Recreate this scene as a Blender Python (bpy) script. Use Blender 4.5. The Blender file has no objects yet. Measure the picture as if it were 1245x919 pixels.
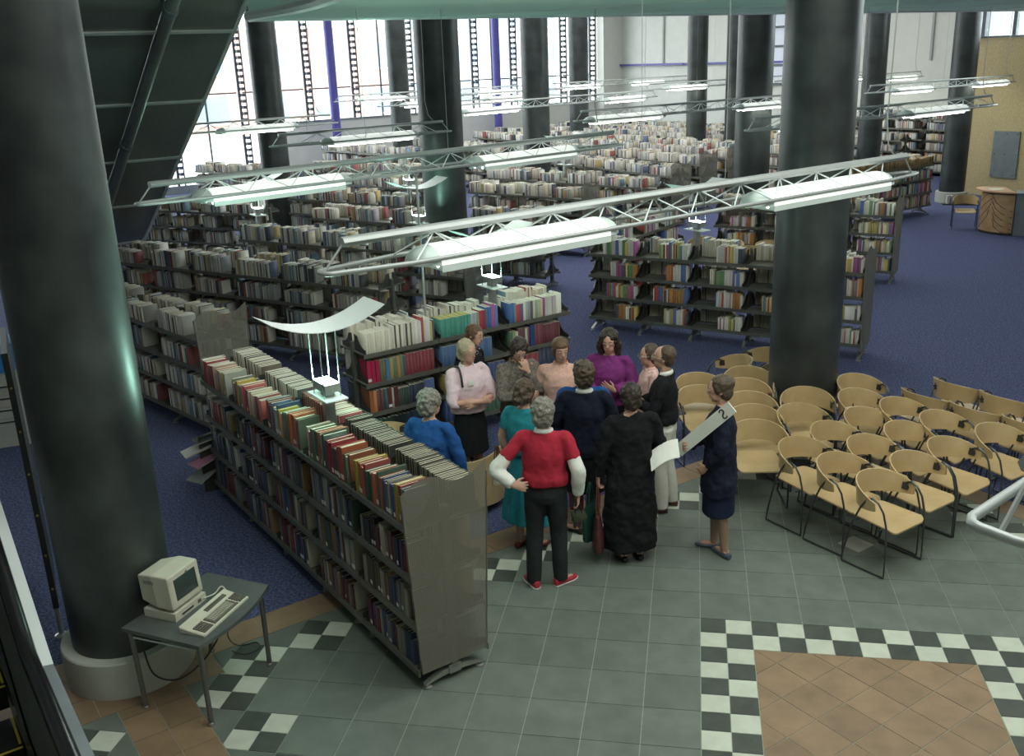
import bpy, bmesh, math, random
import numpy as np
from mathutils import Vector, Matrix
random.seed(7)
SC = bpy.context.scene
COL = SC.collection
R2 = math.sqrt(2.0)
PI = math.pi

# ------------------------------------------------------------------ camera, sky, exposure
cd = bpy.data.cameras.new('camera')
cam = bpy.data.objects.new('camera', cd)
COL.objects.link(cam)
cd.sensor_width = 36.0
cd.lens = 34.643
cd.clip_end = 400
CAM_P = Vector((-0.13068, -7.10261, 4.37957))
_r = Vector((0.98410962, 0.17376714, -0.03651352))
_d = Vector((0.01993987, -0.31248915, -0.94971203))
_f = Vector((-0.17643883, 0.93389267, -0.31098847))
M = Matrix((_r, -_d, -_f)).transposed().to_4x4()
M.translation = CAM_P
cam.matrix_world = M
SC.camera = cam

wd = bpy.data.worlds.new('overcast_sky')
SC.world = wd
wd.use_nodes = True
wn = wd.node_tree.nodes
bg = wn['Background']
bg.inputs[0].default_value = (0.94, 0.98, 1.0, 1)
bg.inputs[1].default_value = 9.0
SC.view_settings.view_transform = 'Standard'
SC.view_settings.look = 'None'
SC.view_settings.exposure = 0.0
SC.view_settings.gamma = 1.0


def area_light(name, loc, rot, sx, sy, power, color):
    l = bpy.data.lights.new(name, 'AREA')
    l.shape = 'RECTANGLE'
    l.size, l.size_y, l.energy, l.color = sx, sy, power, color
    o = bpy.data.objects.new(name, l)
    COL.objects.link(o)
    o.location = loc
    o.rotation_euler = rot
    return o


def U(u, v, z=0.0):
    return Vector(((u + v) / R2, (v - u) / R2, z))


# unseen fill light added over the atrium, below a ceiling without openings
area_light('atrium_fill_light', U(2.2, 0.4, 7.4), (0, 0, -PI / 4), 6.0, 9.0, 620, (0.95, 1.0, 0.94))
area_light('hall_fill_light', U(-19.0, 14.0, 7.5), (0, 0, -PI / 4), 18.0, 20.0, 2100, (0.97, 1.0, 0.98))  # second added fill lamp, brightens the far hall; no opening above it

# ------------------------------------------------------------------ helpers


class MB:
    def __init__(s):
        s.v, s.f, s.m = [], [], []

    def add(s, vs, fs, mi=0):
        o = len(s.v)
        s.v += [tuple(p) for p in vs]
        s.f += [tuple(i + o for i in f) for f in fs]
        s.m += [mi] * len(fs)

    def box(s, x0, x1, y0, y1, z0, z1, mi=0, M=None):
        vs = [Vector((x, y, z)) for z in (z0, z1) for y in (y0, y1) for x in (x0, x1)]
        if M is not None:
            vs = [M @ p for p in vs]
        s.add(vs, [(0, 2, 3, 1), (4, 5, 7, 6), (0, 1, 5, 4), (2, 6, 7, 3), (0, 4, 6, 2), (1, 3, 7, 5)], mi)

    def prism(s, poly, z0, z1, mi=0, M=None):
        n = len(poly)
        vs = [Vector((x, y, z0)) for x, y in poly] + [Vector((x, y, z1)) for x, y in poly]
        if M is not None:
            vs = [M @ p for p in vs]
        s.add(vs, [tuple(range(n - 1, -1, -1)), tuple(range(n, 2 * n))] + [(i, (i + 1) % n, n + (i + 1) % n, n + i) for i in range(n)], mi)

    def tube(s, pts, r, n=6, closed=False, mi=0, flat=1.0):
        pts = [Vector(p) for p in pts]
        k = len(pts)
        rs = r if isinstance(r, (list, tuple)) else [r] * k
        ups = None
        rings = []
        for i in range(k):
            if closed:
                t = pts[(i + 1) % k] - pts[i - 1]
            else:
                t = pts[min(i + 1, k - 1)] - pts[max(i - 1, 0)]
            t = t.normalized() if t.length > 1e-9 else Vector((0, 0, 1))
            if ups is None:
                a = Vector((0, 0, 1)) if abs(t.z) < 0.9 else Vector((1, 0, 0))
                ups = a
            sd = t.cross(ups)
            if sd.length < 1e-5:
                sd = t.cross(Vector((0.3, 1, 0.2)))
            sd.normalize()
            ups = sd.cross(t).normalized()
            rings.append([pts[i] + (sd * math.cos(2 * PI * j / n) + ups * math.sin(2 * PI * j / n) * flat) * rs[i] for j in range(n)])
        vs = [p for g in rings for p in g]
        fs = []
        for i in range(k if closed else k - 1):
            a, b = i * n, ((i + 1) % k) * n
            fs += [(a + j, a + (j + 1) % n, b + (j + 1) % n, b + j) for j in range(n)]
        if not closed:
            fs += [tuple(range(n - 1, -1, -1)), tuple((k - 1) * n + j for j in range(n))]
        s.add(vs, fs, mi)

    def loft(s, rings, mi=0):
        """rings: list of lists of points (same count), closed tube with caps"""
        n = len(rings[0])
        vs = [p for g in rings for p in g]
        fs = []
        for i in range(len(rings) - 1):
            a, b = i * n, (i + 1) * n
            fs += [(a + j, a + (j + 1) % n, b + (j + 1) % n, b + j) for j in range(n)]
        fs += [tuple(range(n - 1, -1, -1)), tuple((len(rings) - 1) * n + j for j in range(n))]
        s.add(vs, fs, mi)

    def ell(s, c, rx, ry, rz, n=12, m=8, M=None, mi=0):
        rings = []
        c = Vector(c)
        for i in range(m + 1):
            a = -PI / 2 + PI * i / m
            cr = max(math.cos(a), 0.02)
            g = []
            for j in range(n):
                b = 2 * PI * j / n
                p = Vector((rx * cr * math.cos(b), ry * cr * math.sin(b), rz * math.sin(a)))
                if M is not None:
                    p = M @ p
                g.append(c + p)
            rings.append(g)
        s.loft(rings, mi)

    def lathe(s, prof, n=24, c=(0, 0), mi=0):
        rings = [[(c[0] + r * math.cos(2 * PI * j / n), c[1] + r * math.sin(2 * PI * j / n), z) for j in range(n)] for r, z in prof]
        s.loft(rings, mi)

    def mesh(s, name, mats, smooth=False):
        me = bpy.data.meshes.new(name)
        me.from_pydata(s.v, [], s.f)
        if not isinstance(mats, (list, tuple)):
            mats = [mats]
        for m in mats:
            me.materials.append(m)
        if len(mats) > 1:
            me.polygons.foreach_set('material_index', s.m)
        if smooth:
            me.polygons.foreach_set('use_smooth', [True] * len(s.f))
            try:
                me.set_sharp_from_angle(angle=math.radians(smooth if smooth > 1 else 40))
            except Exception:
                pass
        me.update()
        return me

    def obj(s, name, mats, parent=None, smooth=False):
        return link(name, s.mesh(name, mats, smooth), parent)


def link(name, data, parent=None, loc=None, rz=None, scale=None):
    o = bpy.data.objects.new(name, data)
    COL.objects.link(o)
    if parent is not None:
        o.parent = parent
    if loc is not None:
        o.location = loc
    if rz is not None:
        o.rotation_euler = (0, 0, rz)
    if scale is not None:
        o.scale = scale
    return o


def thing(name, label, cat, loc=(0, 0, 0), rz=0.0, group=None):
    o = bpy.data.objects.new(name, None)
    COL.objects.link(o)
    o.empty_display_size = 0.1
    o.location = loc
    o.rotation_euler = (0, 0, rz)
    return tag(o, label, cat, group)


def tag(o, label, cat, group=None):
    o['label'] = label
    o['category'] = cat
    if group:
        o['group'] = group
    return o


def struct(o):
    o['kind'] = 'structure'
    return o


def copy_tree(o, parent=None):
    c = o.copy()
    COL.objects.link(c)
    if parent is not None:
        c.parent = parent
    for ch in list(o.children):
        copy_tree(ch, c)
    return c


# ------------------------------------------------------------------ materials


def mat(name, col, rough=0.6, metal=0.0, var=0.0, scale=8.0, col2=None, bump=0.0, bscale=60.0, emit=None, estr=0.0, spec=0.5, detail=4.0, coord='Object', rand=0.0, sharp=None):
    m = bpy.data.materials.new(name)
    m.use_nodes = True
    nt = m.node_tree
    b = nt.nodes['Principled BSDF']
    b.inputs['Roughness'].default_value = rough
    b.inputs['Metallic'].default_value = metal
    b.inputs['Specular IOR Level'].default_value = spec
    b.inputs['Base Color'].default_value = (*col, 1)
    tc = nt.nodes.new('ShaderNodeTexCoord')
    if var > 0 or col2 is not None:
        nz = nt.nodes.new('ShaderNodeTexNoise')
        nz.inputs['Scale'].default_value = scale
        nz.inputs['Detail'].default_value = detail
        nt.links.new(tc.outputs[coord], nz.inputs['Vector'])
        rp = nt.nodes.new('ShaderNodeValToRGB')
        lo, hi = sharp if sharp else (0.3, 0.7)
        rp.color_ramp.elements[0].position = lo
        rp.color_ramp.elements[1].position = hi
        c2 = col2 if col2 is not None else tuple(min(1, c * (1 + var)) for c in col)
        c1 = col if col2 is not None else tuple(c * (1 - var) for c in col)
        rp.color_ramp.elements[0].color = (*c1, 1)
        rp.color_ramp.elements[1].color = (*c2, 1)
        nt.links.new(nz.outputs['Fac'], rp.inputs['Fac'])
        out = rp.outputs['Color']
        if rand > 0:
            oi = nt.nodes.new('ShaderNodeObjectInfo')
            mr = nt.nodes.new('ShaderNodeMapRange')
            mr.inputs['To Min'].default_value = 1 - rand
            mr.inputs['To Max'].default_value = 1 + rand
            nt.links.new(oi.outputs['Random'], mr.inputs['Value'])
            mx = nt.nodes.new('ShaderNodeMix')
            mx.data_type = 'RGBA'
            mx.blend_type = 'MULTIPLY'
            mx.inputs[0].default_value = 1.0
            nt.links.new(out, mx.inputs[6])
            nt.links.new(mr.outputs['Result'], mx.inputs[7])
            out = mx.outputs[2]
        nt.links.new(out, b.inputs['Base Color'])
    if bump > 0:
        n2 = nt.nodes.new('ShaderNodeTexNoise')
        n2.inputs['Scale'].default_value = bscale
        n2.inputs['Detail'].default_value = 3
        nt.links.new(tc.outputs[coord], n2.inputs['Vector'])
        bp = nt.nodes.new('ShaderNodeBump')
        bp.inputs['Strength'].default_value = bump
        bp.inputs['Distance'].default_value = 0.01
        nt.links.new(n2.outputs['Fac'], bp.inputs['Height'])
        nt.links.new(bp.outputs['Normal'], b.inputs['Normal'])
    if emit is not None:
        b.inputs['Emission Color'].default_value = (*emit, 1)
        b.inputs['Emission Strength'].default_value = estr
    return m


def objcolor_mat(name, rough=0.55, dark=0.25):
    m = bpy.data.materials.new(name)
    m.use_nodes = True
    nt = m.node_tree
    b = nt.nodes['Principled BSDF']
    b.inputs['Roughness'].default_value = rough
    oi = nt.nodes.new('ShaderNodeObjectInfo')
    tc = nt.nodes.new('ShaderNodeTexCoord')
    nz = nt.nodes.new('ShaderNodeTexNoise')
    nz.inputs['Scale'].default_value = 5
    nt.links.new(tc.outputs['Object'], nz.inputs['Vector'])
    mx = nt.nodes.new('ShaderNodeMix')
    mx.data_type = 'RGBA'
    mx.blend_type = 'MULTIPLY'
    mx.inputs[0].default_value = dark
    nt.links.new(oi.outputs['Color'], mx.inputs[6])
    nt.links.new(nz.outputs['Fac'], mx.inputs[7])
    nt.links.new(mx.outputs[2], b.inputs['Base Color'])
    return m


def attr_mat(name, rough=0.6):
    m = bpy.data.materials.new(name)
    m.use_nodes = True
    nt = m.node_tree
    b = nt.nodes['Principled BSDF']
    b.inputs['Roughness'].default_value = rough
    a = nt.nodes.new('ShaderNodeAttribute')
    a.attribute_name = 'Col'
    nt.links.new(a.outputs['Color'], b.inputs['Base Color'])
    return m


def perforated_mat(name, col, pitch=0.012, hole=0.36):
    m = bpy.data.materials.new(name)
    m.use_nodes = True
    nt = m.node_tree
    b = nt.nodes['Principled BSDF']
    b.inputs['Base Color'].default_value = (*col, 1)
    b.inputs['Metallic'].default_value = 0.3
    b.inputs['Roughness'].default_value = 0.5
    tc = nt.nodes.new('ShaderNodeTexCoord')
    mp = nt.nodes.new('ShaderNodeMapping')
    mp.inputs['Scale'].default_value = (1 / pitch,) * 3
    nt.links.new(tc.outputs['Object'], mp.inputs['Vector'])
    fr = nt.nodes.new('ShaderNodeVectorMath')
    fr.operation = 'FRACTION'
    nt.links.new(mp.outputs['Vector'], fr.inputs[0])
    sb = nt.nodes.new('ShaderNodeVectorMath')
    sb.operation = 'SUBTRACT'
    sb.inputs[1].default_value = (0.5, 0.5, 0.5)
    nt.links.new(fr.outputs[0], sb.inputs[0])
    ml = nt.nodes.new('ShaderNodeVectorMath')
    ml.operation = 'MULTIPLY'
    ml.inputs[1].default_value = (0, 1, 1)
    nt.links.new(sb.outputs[0], ml.inputs[0])
    ln = nt.nodes.new('ShaderNodeVectorMath')
    ln.operation = 'LENGTH'
    nt.links.new(ml.outputs[0], ln.inputs[0])
    lt = nt.nodes.new('ShaderNodeMath')
    lt.operation = 'GREATER_THAN'
    lt.inputs[1].default_value = hole * 0.75
    nt.links.new(ln.outputs['Value'], lt.inputs[0])
    nt.links.new(lt.outputs[0], b.inputs['Alpha'])
    return m


def glass_mat(name, tint=(0.9, 0.95, 0.95)):
    m = bpy.data.materials.new(name)
    m.use_nodes = True
    nt = m.node_tree
    nt.nodes.remove(nt.nodes['Principled BSDF'])
    out = nt.nodes['Material Output']
    t = nt.nodes.new('ShaderNodeBsdfTransparent')
    t.inputs[0].default_value = (*tint, 1)
    g = nt.nodes.new('ShaderNodeBsdfGlossy')
    g.inputs['Roughness'].default_value = 0.05
    mx = nt.nodes.new('ShaderNodeMixShader')
    mx.inputs[0].default_value = 0.06
    nt.links.new(t.outputs[0], mx.inputs[1])
    nt.links.new(g.outputs[0], mx.inputs[2])
    nt.links.new(mx.outputs[0], out.inputs[0])
    return m


MT = {}
MT['grout'] = mat('grout', (0.30, 0.32, 0.26), 0.9, var=0.15, scale=20)
MT['grey_tile'] = mat('grey_tile', (0.122, 0.143, 0.120), 0.5, var=0.16, scale=5, rand=0.07, bump=0.05, bscale=120)
MT['white_tile'] = mat('white_tile', (0.48, 0.51, 0.42), 0.5, var=0.08, scale=8, rand=0.05)
MT['black_tile'] = mat('black_tile', (0.052, 0.060, 0.050), 0.5, var=0.18, scale=8, rand=0.1)
MT['terracotta'] = mat('terracotta', (0.225, 0.150, 0.086), 0.6, var=0.16, scale=5, rand=0.1, bump=0.05, bscale=120)
MT['carpet'] = mat('carpet', (0.048, 0.057, 0.125), 0.95, col2=(0.138, 0.155, 0.275), scale=42, detail=3, bump=0.6, bscale=150, spec=0.1, sharp=(0.38, 0.66))
MT['column'] = mat('column', (0.017, 0.021, 0.021), 0.40, col2=(0.060, 0.072, 0.069), scale=2.2, detail=7, spec=.55, sharp=(0.35, 0.75))
MT['plinth'] = mat('plinth', (0.40, 0.41, 0.36), 0.7, var=0.06, scale=6)
MT['white_wall'] = mat('white_wall', (0.62, 0.62, 0.58), 0.8, var=0.03, scale=3)
MT['grey_wall'] = mat('grey_wall', (0.35, 0.36, 0.35), 0.8, var=0.05, scale=3)
MT['tan_board'] = mat('tan_board', (0.46, 0.36, 0.18), 0.7, col2=(0.60, 0.48, 0.27), scale=26, detail=6)
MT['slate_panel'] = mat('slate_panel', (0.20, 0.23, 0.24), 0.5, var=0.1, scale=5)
MT['canopy'] = mat('canopy_teal', (0.52, 0.72, 0.65), 0.55, col2=(0.56, 0.76, 0.69), scale=.5, detail=2)
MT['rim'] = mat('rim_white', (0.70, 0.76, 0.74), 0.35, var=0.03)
MT['ceiling'] = mat('ceiling_paint', (0.55, 0.57, 0.54), 0.8, var=0.04)
MT['soffit'] = mat('soffit_green', (0.135, 0.150, 0.132), 0.32, col2=(0.165, 0.182, 0.160), scale=2.5, metal=0.25)
MT['joint'] = mat('joint_metal', (0.55, 0.60, 0.56), 0.35, metal=0.3, var=0.05)
MT['steel'] = mat('brushed_steel', (0.42, 0.43, 0.42), 0.35, metal=0.7, var=0.08, scale=30)
MT['shelf'] = mat('shelf_metal', (0.150, 0.152, 0.125), 0.42, metal=0.35, var=0.12, scale=12)
MT['bracket'] = mat('bracket_metal', (0.060, 0.062, 0.052), 0.5, metal=0.3, var=0.12, scale=12)
MT['foot'] = mat('foot_metal', (0.30, 0.305, 0.27), 0.4, metal=0.5, var=0.1, scale=14)
MT['perf'] = perforated_mat('perforated_sheet', (0.23, 0.22, 0.175), .012, .40)
MT['page'] = mat('page_paper', (0.60, 0.55, 0.42), 0.85, var=0.10, scale=40)
MT['cover'] = objcolor_mat('book_cover')
MT['books'] = attr_mat('shelved_books')
MT['label'] = mat('spine_label', (0.75, 0.74, 0.68), 0.7, var=0.05)
MT['band_y'] = mat('yellow_band', (0.52, 0.40, 0.06), .5, var=.05)
MT['band_g'] = mat('gold_band', (0.42, 0.32, 0.10), .4, var=.05)
MT['ply'] = mat('beech_ply', (0.43, 0.305, 0.145), 0.36, col2=(0.52, 0.385, 0.205), scale=4, detail=5)
MT['ply_edge'] = mat('ply_edge', (0.62, 0.50, 0.30), 0.5, var=0.1)
MT['chair_rod'] = mat('chair_rod', (0.07, 0.075, 0.075), 0.3, metal=0.6, var=0.1)
MT['chrome'] = mat('chrome_rod', (0.55, 0.56, 0.55), 0.2, metal=0.9, var=0.05)
MT['dark'] = mat('dark_plastic', (0.030, 0.031, 0.030), 0.5, var=0.15)
MT['red'] = mat('red_tag', (0.65, 0.05, 0.04), 0.5, var=0.05)
MT['lamp_metal'] = mat('truss_grey', (0.40, 0.42, 0.41), 0.35, metal=0.25, var=0.05)
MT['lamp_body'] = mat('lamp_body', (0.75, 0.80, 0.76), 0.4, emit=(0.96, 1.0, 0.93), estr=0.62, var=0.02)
MT['lamp_end'] = mat('lamp_end_cap', (0.60, 0.70, 0.65), 0.4, var=0.03)
MT['tube'] = mat('fluorescent_tube', (0.9, 0.9, 0.9), 0.4, emit=(0.95, 1.0, 0.90), estr=26.0, var=0.01)
MT['reflector'] = mat('reflector_white', (0.72, 0.80, 0.76), 0.35, var=0.03)
MT['arc'] = mat('metal_halide_glass', (0.9, 1, 0.95), 0.3, emit=(0.72, 1.0, 0.90), estr=20.0, var=0.01)
MT['beige'] = mat('beige_plastic', (0.56, 0.54, 0.43), 0.5, var=0.04, scale=12)
MT['key'] = mat('key_grey', (0.13, 0.12, 0.09), 0.5, var=0.06)
MT['keyl'] = mat('key_light', (0.36, 0.345, 0.27), 0.5, var=0.06)
MT['screen'] = mat('dark_screen', (0.045, 0.065, 0.058), 0.15, var=0.1)
MT['laminate'] = mat('grey_laminate', (0.085, 0.095, 0.090), 0.25, var=0.08, scale=10)
MT['balustrade'] = mat('balustrade_grey', (0.12, 0.13, 0.12), 0.75, var=0.06, spec=.2)
MT['table_leg'] = mat('table_leg_metal', (0.16, 0.165, 0.155), 0.3, metal=0.7, var=0.08)
MT['rubber'] = mat('black_rubber', (0.012, 0.013, 0.013), 0.25, var=0.2)
MT['yellow'] = mat('yellow_edge', (0.55, 0.42, 0.03), 0.5, var=0.1)
MT['purple_paint'] = mat('violet_paint', (0.09, 0.08, 0.33), 0.4, var=0.08)
MT['mullion'] = mat('mullion_grey', (0.10, 0.115, 0.13), 0.5, var=0.1)
MT['glass'] = glass_mat('window_glass')
MT['pavement'] = mat('pavement', (0.55, 0.53, 0.50), 0.9, var=0.08, scale=2)
MT['brick_far'] = mat('pink_brick', (0.60, 0.36, 0.30), 0.9, var=0.10, scale=8)
MT['render_far'] = mat('pale_render', (0.66, 0.62, 0.58), 0.9, var=0.08, scale=3)
MT['far_glass'] = mat('far_glass', (0.20, 0.26, 0.34), 0.2, var=0.1)
MT['desk_ply'] = mat('desk_veneer', (0.36, 0.215, 0.10), 0.45, col2=(0.48, 0.31, 0.16), scale=5, detail=5)
MT['desk_top'] = mat('desk_top_ply', (0.52, 0.30, 0.16), 0.35, var=0.08)
MT['paper'] = mat('white_paper', (0.74, 0.75, 0.68), 0.8, var=0.03)
MT['blue_box'] = mat('blue_plastic', (0.03, 0.16, 0.45), 0.5, var=0.1)
MT['cabinet'] = mat('cabinet_grey', (0.42, 0.42, 0.38), 0.5, var=0.05)
MT['cable'] = mat('black_cable', (0.02, 0.018, 0.015), 0.5, var=0.1)
MT['brass'] = mat('brass_pin', (0.55, 0.38, 0.12), 0.3, metal=0.8, var=0.05)

_nt = MT['canopy'].node_tree
_b = _nt.nodes['Principled BSDF']
_tr = _nt.nodes.new('ShaderNodeBsdfTranslucent')
_tr.inputs[0].default_value = (0.78, 0.90, 0.86, 1)
_mx = _nt.nodes.new('ShaderNodeMixShader')
_mx.inputs[0].default_value = 0.55
_nt.links.new(_b.outputs[0], _mx.inputs[1])
_nt.links.new(_tr.outputs[0], _mx.inputs[2])
_nt.links.new(_mx.outputs[0], _nt.nodes['Material Output'].inputs[0])

# ------------------------------------------------------------------ floor


def clip(poly, a, b, c):
    """keep a*x+b*y >= c"""
    out = []
    n = len(poly)
    for i in range(n):
        p, q = poly[i], poly[(i + 1) % n]
        dp, dq = a * p[0] + b * p[1] - c, a * q[0] + b * q[1] - c
        if dp >= 0:
            out.append(p)
        if (dp >= 0) != (dq >= 0):
            t = dp / (dp - dq)
            out.append((p[0] + (q[0] - p[0]) * t, p[1] + (q[1] - p[1]) * t))
    return out


def area(poly):
    return 0.5 * sum(poly[i][0] * poly[(i + 1) % len(poly)][1] - poly[(i + 1) % len(poly)][0] * poly[i][1] for i in range(len(poly)))


def clip_uv(poly, u0=None, u1=None, v0=None, v1=None):
    k = 1 / R2
    if u0 is not None:
        poly = clip(poly, k, -k, u0)
    if u1 is not None and poly:
        poly = clip(poly, -k, k, -u1)
    if v0 is not None and poly:
        poly = clip(poly, k, k, v0)
    if v1 is not None and poly:
        poly = clip(poly, -k, -k, -v1)
    return poly


G = 0.003   # half a grout joint
fm = MB()
fm.prism([tuple(U(-2.62, -12.2)[:2]), tuple(U(10.2, -12.2)[:2]), tuple(U(10.2, 3.93)[:2]), tuple(U(-2.62, 3.93)[:2])], -0.14, -0.003)
floor = struct(fm.obj('floor', MT['grout']))


def tile(name, polys, m):
    mb = MB()
    dz = random.uniform(-0.0007, 0.0007)
    for p in polys:
        if len(p) >= 3 and area(p) > 0.0012:
            mb.prism(p, -0.0029, dz + 0.001)
    if mb.v:
        mb.obj(name, m, floor)


def sq(x0, y0, x1, y1):
    return [(x0 + G, y0 + G), (x1 - G, y0 + G), (x1 - G, y1 - G), (x0 + G, y1 - G)]


S = 0.4
frame_cells = {(i, -1) for i in range(6)} | {(0, j) for j in range(-6, -1)} | {(5, j) for j in range(-6, -1)}
diag = {(k, k + 6) for k in range(-9, 3)} | {(k, -13 - k) for k in range(-9, -5)} | {(k, 11 - k) for k in range(2, 10)}


def regions(p):
    out = [clip_uv(p, u0=-1.98 + G, v0=-3.35 + G, v1=3.62 - G), clip_uv(p, u0=-1.69 + G, v0=-3.65 + G, v1=-3.35 + G)]
    return [q for q in out if len(q) >= 3]


def seen(x, y):
    return -4.9 < x < 4.4 and -3.2 < y < 5.2 and y > -3.2


for i in range(-13, 10):
    for j in range(-8, 12):
        cx, cy = (i + .5) * S, (j + .5) * S
        if not seen(cx, cy):
            continue
        if 1 <= i <= 4 and j <= -2:
            continue
        if (i, j) in frame_cells or (i, j) in diag:
            for a in (0, 1):
                for b in (0, 1):
                    p = sq(i * S + a * .2, j * S + b * .2, i * S + a * .2 + .2, j * S + b * .2 + .2)
                    tile('white_tile' if a == b else 'black_tile', regions(p), MT['white_tile'] if a == b else MT['black_tile'])
        else:
            tile('grey_tile', regions(sq(i * S, j * S, (i + 1) * S, (j + 1) * S)), MT['grey_tile'])
# beyond the terracotta path the grid is set off a little
OX, OY = .065, .065
for i in range(-14, -6):
    for j in range(-9, -3):
        x0, y0 = i * S + OX, j * S + OY
        if x0 < -5 or y0 < -3.4:
            continue
        f = lambda p: [q for q in [clip_uv(p, u0=-1.69 + G, v1=-4.14 - G)] if len(q) >= 3]
        if (i, j) == (-11, -6) or (i, j) == (-10, -7):
            for a in (0, 1):
                for b in (0, 1):
                    p = sq(x0 + a * .2, y0 + b * .2, x0 + a * .2 + .2, y0 + b * .2 + .2)
                    tile('white_tile' if a == b else 'black_tile', f(p), MT['white_tile'] if a == b else MT['black_tile'])
        else:
            tile('grey_tile', f(sq(x0, y0, x0 + S, y0 + S)), MT['grey_tile'])


def uvrect(u0, u1, v0, v1):
    return [tuple(U(u0 + G, v0 + G)[:2]), tuple(U(u1 - G, v0 + G)[:2]), tuple(U(u1 - G, v1 - G)[:2]), tuple(U(u0 + G, v1 - G)[:2])]


def ccw(p):
    return p if area(p) > 0 else p[::-1]


# terracotta border, pad round the column and path
v = -3.35
while v < 3.9:
    tile('terracotta_tile', [ccw(uvrect(-2.3, -1.98, v, min(v + .45, 3.92)))], MT['terracotta'])
    v += .45
u = -1.98
while u < 5.2:
    tile('terracotta_tile', [ccw(uvrect(u, u + .45, 3.62, 3.92))], MT['terracotta'])
    u += .45
for a, b in ((-2.6, -2.3), (-2.3, -2.0), (-2.0, -1.69)):
    for k in range(5):
        v0 = -3.35 - .3 * k
        tile('terracotta_tile', [ccw(uvrect(a, b, v0 - .3, v0))], MT['terracotta'])
u = -1.69
w = .12
while u < 1.2:
    for a, b in ((-4.14, -3.895), (-3.895, -3.65)):
        tile('terracotta_tile', [ccw(uvrect(u, u + w, a, b))], MT['terracotta'])
    u += w
    w = .3
# diagonal terracotta inside the chequered frame
a0, b0, t0 = .7925, .0, .3
for p in range(-3, 9):
    for q in range(-8, 9):
        pl = ccw(uvrect(a0 + p * t0, a0 + (p + 1) * t0, b0 + q * t0, b0 + (q + 1) * t0))
        pl = clip(pl, 1, 0, 1 * S + G)
        pl = clip(pl, -1, 0, -(5 * S - G)) if pl else pl
        pl = clip(pl, 0, -1, -(-1 * S - G)) if pl else pl
        pl = clip(pl, 0, 1, -2.5) if pl else pl
        if len(pl) >= 3:
            tile('terracotta_tile', [pl], MT['terracotta'])
mb = MB()
mb.prism([(1.41, 1.26), (1.57, 1.42), (1.41, 1.58), (1.25, 1.42)], 0.0018, 0.004)
mb.obj('socket_cover', MT['cabinet'], floor)

cm = MB()
for p in ([(-34, -16), (-2.3, -16), (-2.3, 27), (-34, 27)], [(-2.3, 3.92), (12, 3.92), (12, 27), (-2.3, 27)]):
    if p[0][0] == -34:
        # left part leaves out the column pad
        for q in ([(-34, -16), (-2.6, -16), (-2.6, 27), (-34, 27)], [(-2.6, -3.35), (-2.3, -3.35), (-2.3, 27), (-2.6, 27)]):
            cm.prism([tuple(U(*c)[:2]) for c in q], -0.12, 0.002)
    else:
        cm.prism([tuple(U(*c)[:2]) for c in p], -0.12, 0.002)
carpet = struct(cm.obj('floor_carpet', MT['carpet']))

# ------------------------------------------------------------------ columns
HALL_Z = 7.6
COLS = [  # x, y, radius, plinth, label
    (-4.34, -1.16, .385, True, 'dark mottled column rising beside the computer table'),
    (1.16, 4.06, .385, False, 'thick dark mottled column standing behind the plywood chairs'),
    (-4.52, 10.30, .385, False, 'dark column behind the bookcases, above the standing group'),
    (-10.15, 15.95, .345, False, 'dark column against the bright windows, beside the sloping green soffit'),
    (-10.25, 27.4, .352, False, 'slender dark column near the windows, partly behind a thicker column'),
    (-4.53, 21.4, .385, False, 'dark column amid bookcases with a lamp cable hanging down its front'),
    (-4.67, 33.65, .385, False, 'dark column where windows meet the white wall'),
    (-0.05, 27.6, .335, False, 'dark column with a spotlight arm before the white wall'),
    (1.2, 27.2, .335, False, 'dark column half hidden behind a thicker one before the white wall'),
    (1.14, 15.6, .385, False, 'dark column amid bookcases, next to the narrow end window'),
    (5.06, 24.6, .338, False, 'dark column in front of the cream wall by the wall bookcases'),
    (7.05, 22.62, .335, True, 'dark column on a white plinth beside the tan wall'),
    (-14.2, 15.4, .36, False, 'dark column mostly hidden behind the sloping green soffit'),
]
for x, y, r, pl, lab in COLS:
    t = thing('column', lab, 'column', (x, y, 0), 0, 'columns')
    mb = MB()
    mb.lathe([(r, 0.3 if pl else 0.002), (r, 2.5), (r, 5.0), (r, HALL_Z - .01)], 48)
    mb.obj('shaft', MT['column'], t, smooth=50)
    if pl:
        k = r + .085
        mb = MB()
        mb.lathe([(k, 0.0025), (k, .29), (k - .008, .3), (.05, .3)], 48)
        mb.obj('plinth', MT['plinth'], t, smooth=30)

# ------------------------------------------------------------------ walls, ceiling
Z45 = -PI / 4


def uvbox(mb, u0, u1, v0, v1, z0, z1, mi=0):
    mb.box(u0, u1, v0, v1, z0, z1, mi, Matrix.Rotation(Z45, 4, 'Z'))


mb = MB()
uvbox(mb, -32, -11.9, 26.5, 26.8, 0.002, HALL_Z)
wall_back = struct(mb.obj('wall_back', MT['white_wall']))
mb = MB()
for u in (-28.6, -24.6, -19.2, -15.6):
    uvbox(mb, u - .04, u + .04, 26.44, 26.5, 3.7, HALL_Z)
mb.obj('cover_strip', MT['grey_wall'], wall_back)
mb = MB()
uvbox(mb, -32, -27.3, 26.36, 26.44, 3.72, 3.8)
uvbox(mb, -27.3, -20, 26.40, 26.46, 3.72, 3.8)
mb.obj('rail', MT['purple_paint'], wall_back)
mb = MB()
uvbox(mb, -32.1, -31.4, 25.4, 26.5, 0.002, HALL_Z)
struct(mb.obj('wall_pier', MT['white_wall']))
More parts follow.
